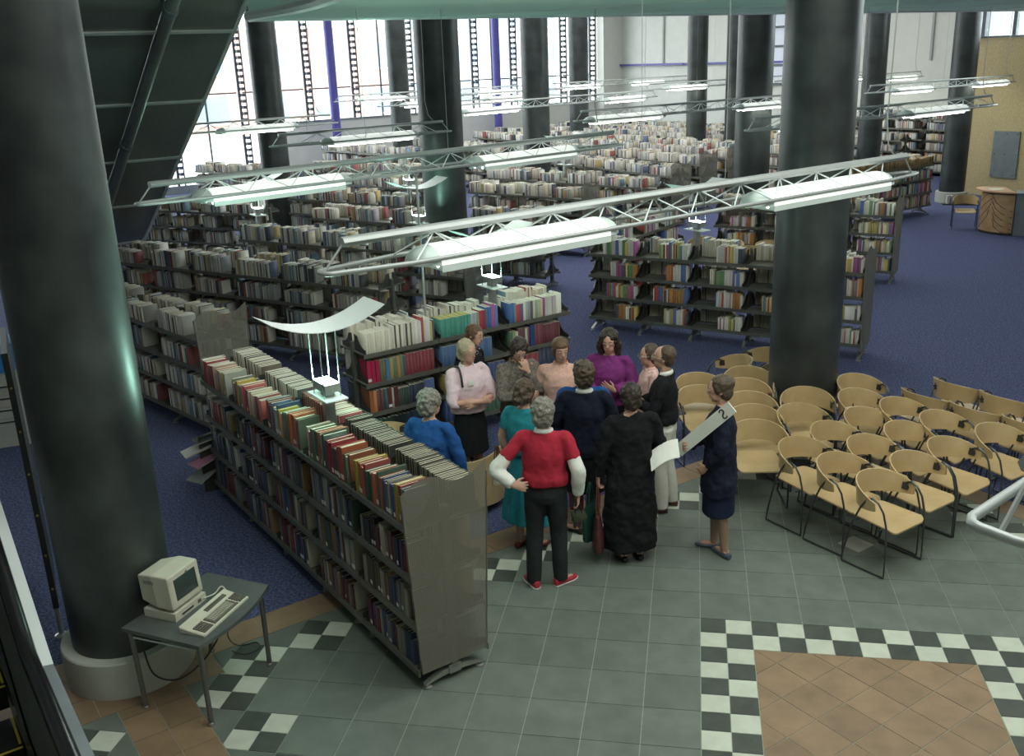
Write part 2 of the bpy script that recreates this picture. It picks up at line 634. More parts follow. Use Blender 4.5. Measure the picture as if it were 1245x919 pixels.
# narrow window in the back wall, seen between two columns
w3 = struct(thing('window_3', 'narrow window', 'window'))
del w3['category'], w3['label']
mb = MB()
for a, b in ((-22.75, -22.68), (-21.75, -21.68)):
    uvbox(mb, a, b, 26.38, 26.5, 2.9, 6.6)
for z in (2.9, 3.6, 4.3, 5.0, 5.7, 6.5):
    uvbox(mb, -22.7, -21.7, 26.40, 26.49, z, z + .08)
mb.obj('window_frame', MT['mullion'], w3)
for z in (2.98, 3.68, 4.38, 5.08, 5.78):
    mb = MB()
    uvbox(mb, -22.68, -21.75, 26.44, 26.47, z, z + .62)
    mb.obj('pane', mat('sky_pane', (0.75, 0.8, 0.9), 0.1, var=0.02) if z == 2.98 else bpy.data.materials['sky_pane'], w3)

# tan wall on the right with a window strip above
mb = MB()
uvbox(mb, -11.75, 4, 22.62, 22.85, 0.002, 4.35)
wall_right = struct(mb.obj('wall_right', MT['tan_board']))
mb = MB()
uvbox(mb, -11.9, -11.72, 22.6, 26.8, 0.002, HALL_Z)
uvbox(mb, -11.9, 4, 22.6, 22.9, 6.4, HALL_Z)
struct(mb.obj('wall_return', MT['grey_wall']))
w2 = struct(thing('window_2', 'w', 'w'))
del w2['category'], w2['label']
mb = MB()
uvbox(mb, -11.75, 4, 22.58, 22.7, 4.352, 4.40)
uvbox(mb, -11.75, 4, 22.58, 22.7, 6.32, 6.398)
uvbox(mb, -11.72, -11.42, 22.5, 22.66, 4.402, 6.318)
for u in (-10.62, -9.3, -8.0, -6.7, -5.4, -4.1, -2.8, -1.5):
    uvbox(mb, u - .05, u + .05, 22.58, 22.7, 4.402, 6.318)
mb.obj('window_frame', MT['mullion'], w2)
for a, b in ((-11.42, -10.67), (-10.57, -9.35), (-9.25, -8.05), (-7.95, -6.75), (-6.65, -5.45), (-5.35, -4.15), (-4.05, -2.85), (-2.75, -1.55), (-1.45, 4)):
    mb = MB()
    uvbox(mb, a, b, 22.63, 22.65, 4.402, 6.318)
    mb.obj('pane', MT['glass'], w2)

t = thing('wall_panel', 'slate grey screwed panel hanging on the tan wall', 'panel', U(-10.48, 22.605, 1.2), Z45)
mb = MB()
mb.box(-.38, .38, -.035, 0.0, -.65, .64)
mb.obj('board', MT['slate_panel'], t)
for x in (-.31, 0, .31):
    for z in (-.58, 0, .57):
        mb = MB()
        mb.lathe([(.014, -.008), (.014, .008), (.006, .012)], 8)
        o = mb.obj('screw', MT['dark'], t)
        o.rotation_euler = (PI / 2, 0, 0)
        o.location = (x, -.036, z)

# ceiling high above, closed over hall and atrium alike
mb = MB()
uvbox(mb, -32.4, -2.9, -12, 27, HALL_Z, HALL_Z + .25)
uvbox(mb, -2.9, 10.3, -12.3, 27, HALL_Z, HALL_Z + .25)
struct(mb.obj('ceiling', MT['ceiling']))
mb = MB()
uvbox(mb, -34, 10, -12.3, -12, 0.003, HALL_Z)
struct(mb.obj('wall_left', MT['grey_wall']))
mb = MB()
uvbox(mb, 10, 10.3, -12.3, 27, 0.0, HALL_Z)
struct(mb.obj('wall_near', MT['white_wall']))
mb = MB()
uvbox(mb, 4, 10, 22.6, 22.9, 0.0, HALL_Z)
struct(mb.obj('wall_end', MT['white_wall']))

# glass curtain wall at the back left (plane u = -32)
win = struct(thing('window_1', 'w', 'w'))
del win['category'], win['label']
mb = MB()
uvbox(mb, -32.15, -31.95, 9.3, 26.4, 0.002, 2.2)
struct(mb.obj('wall_window', MT['white_wall']))
mb = MB()
uvbox(mb, -32.12, -31.93, -12, 9.3, 0.003, 0.28)
uvbox(mb, -32.12, -31.9, 9.3, 26.4, 2.2, 2.26)
mb.obj('sill', MT['slate_panel'], win)
MUL = [-9, -6, -3, 0, 3, 5.8, 8.45, 11.1, 13.1, 15.6, 18.75, 20.75, 23.5, 25.2]
for v in MUL:
    z0 = 0.28 if v < 9.3 else 2.26
    mb = MB()
    uvbox(mb, -32.06, -31.98, v - .16, v - .07, z0, HALL_Z)
    uvbox(mb, -31.84, -31.78, v + .04, v + .08, z0, HALL_Z)
    z = z0 + .15
    while z < HALL_Z - .3:
        uvbox(mb, -31.98, -31.8, v - .08, v + .05, z, z + .11)
        z += .22
    mb.obj('mullion', MT['mullion'], win)
for k in range(len(MUL) - 1):
    a, b = MUL[k] + .02, MUL[k + 1] - .2
    z0 = 0.28 if MUL[k + 1] < 9.3 else 2.26
    for za, zb in ((z0, 3.4), (3.46, HALL_Z)):
        mb = MB()
        uvbox(mb, -32.05, -32.03, a, b, za, zb)
        mb.obj('pane', MT['glass'], win)
    mb = MB()
    uvbox(mb, -32.06, -32.0, a, b, 3.402, 3.458)
    mb.obj('transom', MT['mullion'], win)
    mb = MB()
    m = (a + b) / 2
    uvbox(mb, -32.06, -32.0, m - .03, m + .03, z0, HALL_Z)
    mb.obj('glazing_bar', MT['mullion'], win)
for v, lab in ((4.0, 'violet painted slim post at the windows beside the sloping soffit'), (11.77, 'violet painted slim post at the windows between two dark columns'), (19.35, 'violet painted slim post at the windows, deeper into the hall')):
    mb = MB()
    mb.lathe([(.17, 0.003), (.17, HALL_Z - .01)], 20)
    o = mb.obj('window_post', MT['purple_paint'], smooth=40)
    o.location = U(-31.2, v)
    tag(o, lab, 'post', 'violet posts at the windows')

# outside
mb = MB()
uvbox(mb, -120, -32.4, -60, 90, -0.3, -0.02)
struct(mb.obj('pavement', MT['pavement']))


def building(name, label, u0, u1, v0, v1, h, m, floors, bays):
    t = thing(name, label, 'building', (0, 0, 0), 0, 'buildings outside the windows')
    mb = MB()
    uvbox(mb, u0, u1, v0, v1, -0.02, h)
    mb.obj('facade', m, t)
    mb = MB()
    uvbox(mb, u0 - .2, u1 + .25, v0 - .2, v1 + .2, h, h + .4)
    mb.obj('parapet', MT['render_far'], t)
    for i in range(floors):
        for j in range(bays):
            a = v0 + (j + .25) * (v1 - v0) / bays
            b = v0 + (j + .75) * (v1 - v0) / bays
            z = 1.0 + i * (h - .6) / floors
            mb = MB()
            uvbox(mb, u1 + .002, u1 + .08, a, b, z, z + (h - .6) / floors * .55)
            w = mb.obj('window', MT['far_glass'], t)
            mb = MB()
            uvbox(mb, u1 + .081, u1 + .16, a - .1, b + .1, z - .15, z - .002)
            mb.obj('window_sill', MT['render_far'], w)


building('brick_building', 'pink brick building across the street, seen through the windows', -70, -58, 6, 30, 6.5, MT['brick_far'], 2, 6)
building('pale_building', 'pale rendered building seen beyond the windows between columns', -80, -66, 34, 62, 9, MT['render_far'], 3, 7)
building('low_building', 'low pale building seen through the windows beside the soffit', -62, -50, -14, 3, 5, MT['render_far'], 2, 4)

# ------------------------------------------------------------------ curved canopy (mezzanine edge)
edge = [(-3.2, -1.14), (-3.9, -.97), (-4.4, -.84), (-4.9, -.73), (-5.5, -.64), (-6.1, -.58), (-6.6, -.55), (-7.0, -.54), (-7.05, -.50), (-7.05, .8)]
front = [(-7.05, 3), (-7.05, 6), (-7.05, 9), (-7.05, 12), (-7.05, 17.5)]
poly = [tuple(U(a, b)[:2]) for a, b in edge + front + [(-3.2, 17.5)]]
mb = MB()
mb.prism(poly, 4.90, 5.12)
canopy = struct(mb.obj('ceiling_canopy', MT['canopy']))
mb = MB()
mb.tube([U(a, b, 4.93) for a, b in edge + front], .06, 8)
mb.obj('rim', MT['rim'], canopy, smooth=40)
for v in (2.2, 5.2, 8.2, 11.2, 14.2):
    mb = MB()
    mb.tube([U(-7.0, v, 4.898), U(-3.3, v + 1.6, 4.898)], .012, 5)
    mb.obj('seam', MT['rim'], canopy)

# ------------------------------------------------------------------ sloping soffit of the upper escalator
t30 = math.tan(math.radians(30))


def sof(u, v, off=0.0):
    # off = below the sheet
    z = 1.5 + (u + 13.13) * t30
    return U(u + off * .5, v, z - off * .866)


esc = thing('escalator_soffit', 'dark green panelled underside of an escalator sloping up past the column', 'escalator')
JU = [-13.13, -11.74, -10.33, -8.88, -7.43, -5.98, -4.53]
for k in range(len(JU) - 1):
    for a, b in ((-.62, -1.49), (-1.53, -3.2)):
        mb = MB()
        p = [sof(JU[k] + .015, a), sof(JU[k + 1] - .015, a), sof(JU[k + 1] - .015, b), sof(JU[k] + .015, b)]
        q = [x + Vector((0, 0, .18)) for x in p]
        mb.add(p + q, [(0, 1, 2, 3), (7, 6, 5, 4), (0, 4, 5, 1), (1, 5, 6, 2), (2, 6, 7, 3), (3, 7, 4, 0)])
        mb.obj('panel', MT['soffit'], esc)
for u in JU[:-1]:
    mb = MB()
    p = [sof(u - .022, -.6, -.01), sof(u + .022, -.6, -.01), sof(u + .022, -3.2, -.01), sof(u - .022, -3.2, -.01)]
    q = [sof(u - .022, -.6, .02), sof(u + .022, -.6, .02), sof(u + .022, -3.2, .02), sof(u - .022, -3.2, .02)]
    mb.add(p + q, [(0, 1, 2, 3), (7, 6, 5, 4), (0, 4, 5, 1), (1, 5, 6, 2), (2, 6, 7, 3), (3, 7, 4, 0)])
    mb.obj('joint_strip', MT['joint'], esc)
mb = MB()
mb.tube([sof(-13.1, -1.51, .13), sof(-4.6, -1.51, .13)], .075, 14)
pipe = mb.obj('pipe', MT['soffit'], esc, smooth=50)
for u in (-12.4, -9.7, -6.9):
    mb = MB()
    mb.tube([sof(u, -1.51, .13), sof(u + .07, -1.51, .13)], .09, 14)
    mb.obj('pipe_clamp', MT['mullion'], pipe)
mb = MB()
p = [sof(-13.15, -.60), sof(-4.53, -.60), sof(-4.53, -.55), sof(-13.15, -.55)]
q = [x + Vector((0, 0, .75)) for x in p]
mb.add(p + q, [(0, 1, 2, 3), (7, 6, 5, 4), (0, 4, 5, 1), (1, 5, 6, 2), (2, 6, 7, 3), (3, 7, 4, 0)])
mb.obj('side_cheek', MT['joint'], esc)

# ------------------------------------------------------------------ lower escalator at the near corner
esc2 = thing('escalator', 'escalator with black handrail and yellow edged steps at the corner below', 'escalator')


def eh(u):
    return max(0.0, (-1.15 - u) * t30)


def sweep(name, prof, m, us, parent, smooth=False):
    """prof: list of (v, z above the incline)"""
    mb = MB()
    rings = [[U(u, a, b + eh(u)) for a, b in prof] for u in us]
    mb.loft(rings)
    return mb.obj(name, m, parent, smooth=smooth)


US = [-6.0, -4.5, -3.0, -2.0, -1.5, -1.3, -1.15, -.9, -.5, 0.2, .8]
US1 = [u for u in US if u <= -1.15]
US2 = [u for u in US if u >= -1.15]
sweep('sloping_deck', [(-4.53, .0), (-4.53, .86), (-4.60, .87), (-4.60, 0.0)], MT['rim'], US1, esc2)  # white here, slate on the level: brighter light on the slope painted in
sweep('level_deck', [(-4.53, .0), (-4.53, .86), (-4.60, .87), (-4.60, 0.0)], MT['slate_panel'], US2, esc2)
sweep('balustrade', [(-4.61, .0), (-4.61, .86), (-4.69, .87), (-4.745, .40), (-4.75, 0.0)], MT['balustrade'], US, esc2)
sweep('skirt', [(-4.755, .0), (-4.755, .42), (-4.775, .36), (-4.785, .0)], MT['laminate'], US, esc2)
sweep('handrail', [(-4.655 + .05 * math.cos(a), .97 + .045 * math.sin(a)) for a in [2 * PI * k / 10 for k in range(10)]], MT['rubber'], US, esc2, smooth=50)
sweep('rail_guide', [(-4.64, .882), (-4.64, .93), (-4.67, .93), (-4.67, .882)], MT['dark'], US, esc2)
for k in range(14):
    u1 = .8 - k * .4
    z = max(0.0, eh(u1 - .2)) + .05
    mb = MB()
    uvbox(mb, u1 - .4, u1 - .01, -5.80, -4.79, z - .04, z + .12)
    st = mb.obj('step', MT['rubber'], esc2)
    mb = MB()
    uvbox(mb, u1 - .03, u1 - .012, -5.80, -4.79, z + .121, z + .125)
    uvbox(mb, u1 - .4, u1 - .065, -4.805, -4.79, z + .121, z + .125)
    mb.obj('edge_line', MT['yellow'], st)

# ------------------------------------------------------------------ bookcases and books
HD = .31
ZS = (.26, .61, .955, 1.30)
BOOKS = []          # records of every book


def bracket_mesh():
    mb = MB()
    prof = [(-.03, 0), (-.29, .0), (-.295, .05)]
    for k in range(7):
        a = k / 6 * PI / 2
        prof.append((-.29 + .24 * math.sin(a) * .55 + .05 * k / 6, .05 + .13 * (1 - math.cos(a))))
    prof.append((-.03, .19))
    n = len(prof)
    vs = [(x, y, z) for x in (-.002, .002) for y, z in prof]
    mb.add(vs, [tuple(range(n)), tuple(range(2 * n - 1, n - 1, -1))] + [(i, n + i, n + (i + 1) % n, (i + 1) % n) for i in range(n)])
    return mb.mesh('shelf_bracket', MT['bracket'])


def foot_mesh():
    mb = MB()
    rings = []
    for k in range(11):
        t = -1 + 2 * k / 10
        y = t * .25
        zt = .105 - .07 * t * t
        zb = .04 - .012 * abs(t) + .02 * (1 - t * t)
        rings.append([(-.022, y, zb), (.022, y, zb), (.022, y, zt), (-.022, y, zt)])
    mb.loft(rings)
    mb.box(-.03, .03, -.05, .05, .05, .125)
    for sy in (-1, 1):
        mb.lathe([(.012, .014), (.012, .045)], 8, (0, sy * .225))
        mb.lathe([(.034, .0025), (.034, .010), (.014, .018)], 12, (0, sy * .225))
    return mb.mesh('foot', MT['foot'], smooth=35)


def post_mesh(zt=1.40):
    mb = MB()
    mb.box(-.03, .03, -.028, .028, .09, zt)
    return mb.mesh('upright', MT['shelf'])


def shelf_mesh(L, sgn):
    mb = MB()
    a, b = sorted((sgn * .03, sgn * .30))
    mb.box(.004, L - .004, a, b, -.012, 0)
    c, d = sorted((sgn * .288, sgn * .302))
    mb.box(.004, L - .004, c, d, -.045, .004)
    return mb.mesh('shelf', MT['shelf'])


def end_panel_mesh(z0=.15, z1=1.66, flare=.07):
    mb = MB()
    prof = []
    N = 14
    for k in range(N + 1):
        t = k / N
        y = -(.275 + flare) + t * 2 * (.275 + flare)
        z = z1 - .07 + .075 * math.sin(PI * min(1, t / .55)) * (1 if t < .55 else 0) + (.09 * ((t - .55) / .45) ** 2 - .02 * math.sin((t - .55) / .45 * PI) if t >= .55 else 0)
        prof.append((y, z))
    pts = [(-.275, z0), (.275, z0)] + prof[::-1]
    n = len(pts)
    vs = [(x, y, z) for x in (-.0006, .0006) for y, z in pts]
    mb.add(vs, [tuple(range(n - 1, -1, -1)), tuple(range(n, 2 * n))] + [(i, (i + 1) % n, n + (i + 1) % n, n + i) for i in range(n)])
    # narrow returned edges
    for sy in (-1, 1):
        mb.add([(x, sy * y, z) for x in (-.02, .004) for y, z in ((.275, z0), (.281, z0), (.281 + flare, z1 - .08), (.275 + flare, z1 - .08))],
               [(0, 1, 2, 3), (7, 6, 5, 4), (0, 4, 5, 1), (1, 5, 6, 2), (2, 6, 7, 3), (3, 7, 4, 0)])
    return mb.mesh('end_panel', MT['perf'])


BRK, FOOT, POST = bracket_mesh(), foot_mesh(), post_mesh()
PANEL = end_panel_mesh()

PAL_FAR = [(.58, .56, .50), (.62, .60, .54), (.52, .50, .45), (.42, .40, .33), (.50, .48, .42), (.36, .35, .30), (.55, .52, .44), (.30, .29, .27), (.46, .40, .30), (.24, .25, .27), (.10, .12, .20), (.05, .06, .07), (.30, .08, .07), (.40, .30, .12), (.12, .20, .26), (.55, .55, .52), (.48, .46, .40), (.38, .34, .36)]
PAL_WARM = [(.62, .60, .55), (.66, .64, .58), (.55, .52, .46), (.40, .07, .06), (.66, .63, .58), (.10, .16, .36), (.45, .20, .06), (.60, .58, .52), (.50, .40, .14), (.08, .09, .12), (.35, .10, .25), (.15, .28, .12)]
PAL_A = [(.05, .06, .12), (.025, .028, .03), (.16, .03, .03), (.09, .02, .03), (.04, .09, .18), (.30, .28, .22), (.10, .09, .06), (.14, .16, .15), (.40, .38, .30), (.06, .10, .08), (.22, .14, .06), (.03, .05, .10), (.12, .05, .06), (.20, .20, .20)]
PAL_ATOP = [(.30, .035, .045), (.45, .12, .05), (.42, .10, .08), (.10, .14, .09), (.50, .49, .40), (.05, .08, .17), (.50, .36, .06), (.24, .05, .05), (.34, .33, .26), (.12, .16, .18), (.05, .05, .05), (.30, .10, .05), (.40, .30, .20), (.46, .45, .38), (.06, .10, .07)]
PAL_JOUR = [(.05, .05, .045), (.10, .08, .05), (.08, .09, .07), (.25, .05, .05), (.16, .14, .10)]
PAL_REF = [(.06, .10, .24), (.04, .07, .18), (.20, .03, .04), (.10, .02, .03), (.05, .10, .07), (.03, .05, .04), (.24, .17, .05), (.02, .03, .06), (.30, .32, .30)]
PAL_BROWN = [(.24, .16, .06), (.22, .14, .05), (.20, .13, .05)]


def color_word(c):
    r, g, b = c
    mx, mn = max(c), min(c)
    if mx < .06:
        return 'black'
    if mx - mn < .28 * mx:
        return 'cream' if mx > .45 else ('grey' if mx > .17 else 'dark grey')
    if r == mx:
        if g > .62 * r:
            return 'cream' if b > .55 * r else 'yellow'
        if b > .75 * r:
            return 'purple'
        if g > .33 * r:
            return 'brown' if r < .26 else 'orange'
        return 'red' if r > .2 else 'maroon'
    if g == mx:
        return 'green'
    return 'blue' if mx > .15 else 'navy'


class Case:
    def __init__(s, key, name, label, p0, p1, bays, zs=ZS, detail=1, ends=('post', 'post'), group='rows of steel bookcases', pal=PAL_FAR, paltop=None, palback=PAL_FAR, palbacktop=None, fill=(.52, .80), bookh=(.19, .265), flip=False, deep=1.0, thick=(.012, .030), over=None):
        p0, p1 = Vector((*p0, 0)), Vector((*p1, 0))
        d = (p1 - p0)
        L = d.length
        d.normalize()
        n = Vector((-d.y, d.x, 0))
        o = p0 + n * HD
        rz = math.atan2(d.y, d.x)
        s.key, s.L, s.rz, s.o, s.d, s.n, s.zs = key, L, rz, o, d, n, zs
        t = thing(name, label, 'bookcase', o, rz, group)
        s.t = t
        bw = L / bays
        if zs[-1] > 1.5:
            pm = post_mesh(zs[-1] + .12)
        else:
            pm = POST
        for k in range(bays + 1):
            link('upright', pm, t, (min(max(k * bw, .03), L - .03), 0, 0))
            link('foot', FOOT, t, (min(max(k * bw, .03), L - .03), 0, 0))
        if detail >= 2:
            ms = {sg: shelf_mesh(bw, sg) for sg in (-1, 1)}
            for k in range(bays):
                for z in zs:
                    for sg in (-1, 1):
                        link('shelf', ms[sg], t, (k * bw, 0, z))
            for k in range(bays + 1):
                for z in zs:
                    for sg in (-1, 1):
                        for off in ([.036] if k == 0 else [-.036] if k == bays else [-.03, .03]):
                            b = link('shelf_bracket', BRK, t, (k * bw + off, 0, z))
                            if sg > 0:
                                b.rotation_euler = (0, 0, PI)
        else:
            ms = {sg: shelf_mesh(L, sg) for sg in (-1, 1)}
            for z in zs:
                for sg in (-1, 1):
                    link('shelf', ms[sg], t, (0, 0, z))
            mb = MB()
            bv = [v.co.copy() for v in BRK.vertices]
            bf = [tuple(p.vertices) for p in BRK.polygons]
            for k in range(bays + 1):
                x = min(max(k * bw, .036), L - .036)
                for z in zs:
                    mb.add([(x + c.x, c.y, c.z + z) for c in bv], bf)
                    mb.add([(x + c.x, -c.y, c.z + z) for c in bv], bf)
            o2 = mb.obj('shelf_brackets', MT['bracket'], t)
            o2['kind'] = 'stuff'
        if ends[0] == 'panel':
            e = link('end_panel', PANEL, t, (-.012, 0, 0), PI)
        if ends[1] == 'panel':
            link('end_panel', PANEL, t, (L + .012, 0, 0))
        rnd = random.Random(hash(key) % 9973 if False else sum(map(ord, key)) * 7 + len(key))
        for sg in (-1, 1):
            for li, z in enumerate(zs):
                top = li == len(zs) - 1
                pl = (paltop or pal) if (top and sg < 0) else pal if sg < 0 else (palbacktop or palback) if top else palback
                jour = pl is PAL_JOUR
                zn = zs[li + 1] - z - .05 if not top else .3
                for k in range(bays):
                    x = k * bw + .045
                    f = rnd.uniform(*fill)
                    if jour:
                        f = .93
                    xe = k * bw + f * bw
                    base = rnd.uniform(*bookh)
                    run, c, bh, bt = 0, None, base, .02
                    ov = list((over or {}).get((sg, li, k), []))
                    while x < xe - .012:
                        if run <= 0:
                            run = rnd.choice((1, 1, 1, 1, 2, 3)) if not jour else rnd.choice((14, 22, 30))
                            if pl is PAL_REF:
                                run = rnd.choice((3, 5, 8, 10))
                            c = rnd.choice(pl)
                            kk = rnd.uniform(.8, 1.2)
                            c = tuple(min(.75, q * kk) for q in c)
                            bh = min(zn, base * rnd.uniform(.86, 1.1))
                            bt = rnd.uniform(*thick)
                            if rnd.random() < .12 and not jour:
                                bt *= 1.5
                            if jour:
                                bt, bh = rnd.uniform(.022, .034), rnd.uniform(.245, .275)
                        if ov:
                            c, bt, bh = ov.pop(0)
                            bh = min(zn, bh)
                        run -= 1
                        dp = rnd.uniform(.15, .20) * deep if not jour else .215
                        if pl is PAL_ATOP:
                            dp *= 1.12
                        xx = x + bt / 2
                        if flip and sg < 0:
                            xx = (2 * k + 1) * bw - xx
                        if sg > 0 and jour:
                            xx = L - (x + bt / 2)
                        vr = rnd.uniform(.86, 1.12)
                        cv = tuple(min(.78, q * vr) for q in c)
                        vh = bh * rnd.uniform(.965, 1.0)
                        if rnd.random() < .10 and pl is PAL_FAR:
                            cv = rnd.choice(((.04, .05, .08), (.05, .05, .05), (.20, .05, .05), (.06, .10, .16)))
                        yy = sg * (.285 - rnd.uniform(0, .015))
                        BOOKS.append((s, sg, li, xx, yy, z + .0015, bt * .93, dp, vh, cv, k))
                        x += bt + rnd.uniform(0, .002)


PAIR_FRONT = ((-4.950 - 2.310) / R2, (-2.310 + 4.950) / R2)
A0 = tuple(U(-4.95, -2.30)[:2])
A1 = tuple(U(-.54, -2.30)[:2])
CASE_A = Case('A', 'bookcase', 'long double sided bookcase with a perforated end panel standing on the grey tiles', A0, A1, 5, zs=(.17, .545, .92, 1.30), detail=2, ends=('post', 'panel'), pal=PAL_A, paltop=PAL_ATOP, palback=PAL_A, palbacktop=PAL_JOUR, fill=(.78, .95), bookh=(.22, .275), deep=1.1, thick=(.018, .042))
CR, RD_, BL, GN, YG = (.62, .58, .46), (.34, .03, .06), (.05, .12, .30), (.05, .10, .06), (.50, .40, .06)
OVER_B = {
    (-1, 3, 0): [((.60, .57, .46), .03, .235)] * 11 + [((.52, .50, .42), .03, .265), ((.06, .05, .05), .02, .265), (CR, .035, .265), ((.10, .10, .10), .02, .265), (CR, .035, .265)] * 2,
    (-1, 3, 1): [((.06, .26, .20), .022, .22)] * 18 + [((.34, .36, .36), .04, .22), ((.34, .36, .36), .04, .22), ((.26, .30, .16), .035, .22), (RD_, .03, .24), (RD_, .03, .24), ((.20, .04, .04), .03, .23), (BL, .04, .26), (BL, .04, .26)],
    (-1, 3, 2): [(BL, .035, .25), (BL, .035, .25), ((.16, .26, .30), .03, .24), ((.40, .05, .05), .03, .22), ((.40, .05, .05), .03, .22), ((.06, .09, .22), .04, .22), (CR, .03, .23), ((.30, .33, .34), .04, .23), ((.22, .25, .26), .04, .23), ((.08, .08, .08), .03, .23), ((.52, .48, .30), .04, .23), ((.20, .32, .32), .03, .23), ((.50, .46, .30), .04, .23), ((.55, .50, .34), .035, .23)],
    (-1, 2, 0): [((.42, .02, .07), .05, .26)] * 3 + [((.12, .12, .06), .035, .25), ((.12, .14, .06), .035, .25), ((.10, .22, .36), .05, .25), ((.30, .24, .08), .045, .25), ((.10, .14, .07), .045, .25), ((.32, .17, .06), .045, .25), ((.10, .16, .09), .045, .25), ((.08, .05, .07), .03, .24)],
    (-1, 2, 1): [((.06, .12, .24), .024, .235)] * 34,
    (-1, 2, 2): [(GN, .04, .24), ((.22, .26, .10), .04, .24), ((.42, .42, .30), .04, .23), ((.10, .03, .04), .05, .25), ((.10, .03, .04), .05, .25), ((.40, .38, .34), .03, .24), ((.14, .05, .06), .04, .25), ((.03, .07, .20), .07, .27), ((.14, .04, .05), .04, .26), ((.16, .04, .05), .045, .26), ((.13, .03, .04), .045, .26)],
    (-1, 1, 0): [((.36, .12, .04), .05, .26), ((.40, .15, .05), .04, .25), ((.10, .03, .03), .045, .25), ((.07, .03, .03), .045, .25), ((.03, .07, .08), .04, .25), ((.14, .04, .04), .05, .25), ((.30, .28, .22), .03, .24), ((.14, .03, .04), .05, .24)],
    (-1, 1, 1): [((.24, .18, .05), .05, .24), ((.26, .19, .06), .05, .24), ((.05, .10, .07), .03, .22)] + [((.06, .13, .27), .024, .22)] * 20,
    (-1, 0, 0): [((.03, .08, .05), .05, .25)] * 5 + [((.02, .03, .03), .05, .25)] * 4 + [((.03, .05, .09), .05, .25)] * 5,
}
B0 = tuple(U(-4.56, -.60)[:2])
B1 = tuple(U(-4.56, 2.30)[:2])
CASE_B = Case('B', 'bookcase', 'bookcase of encyclopedias and reference sets directly behind the standing group', B0, B1, 3, detail=2, pal=PAL_REF, paltop=PAL_WARM, palback=PAL_FAR, fill=(.72, .97), bookh=(.24, .29), deep=1.1, thick=(.022, .045), over=OVER_B)
CASE_C = Case('C', 'bookcase', 'bookcase with white and red spined books running behind the chairs column', (-1.77, 8.59), (2.27, 7.06), 5, detail=2, ends=('post', 'panel'), pal=PAL_WARM, fill=(.45, .72), flip=True)
CASE_D = Case('D', 'bookcase', 'bookcase with a wavy perforated end panel facing the tall bookcase on tiles', (-8.6, 5.18), (-5.80, 3.20), 3, detail=2, ends=('post', 'panel'), fill=(.6, .9))
CASE_E = Case('E', 'bookcase', 'long bookcase behind the curved lamp reflector, reaching the escalator soffit', (-9.85, 7.98), (-4.44, 5.93), 6, detail=2, fill=(.6, .85))
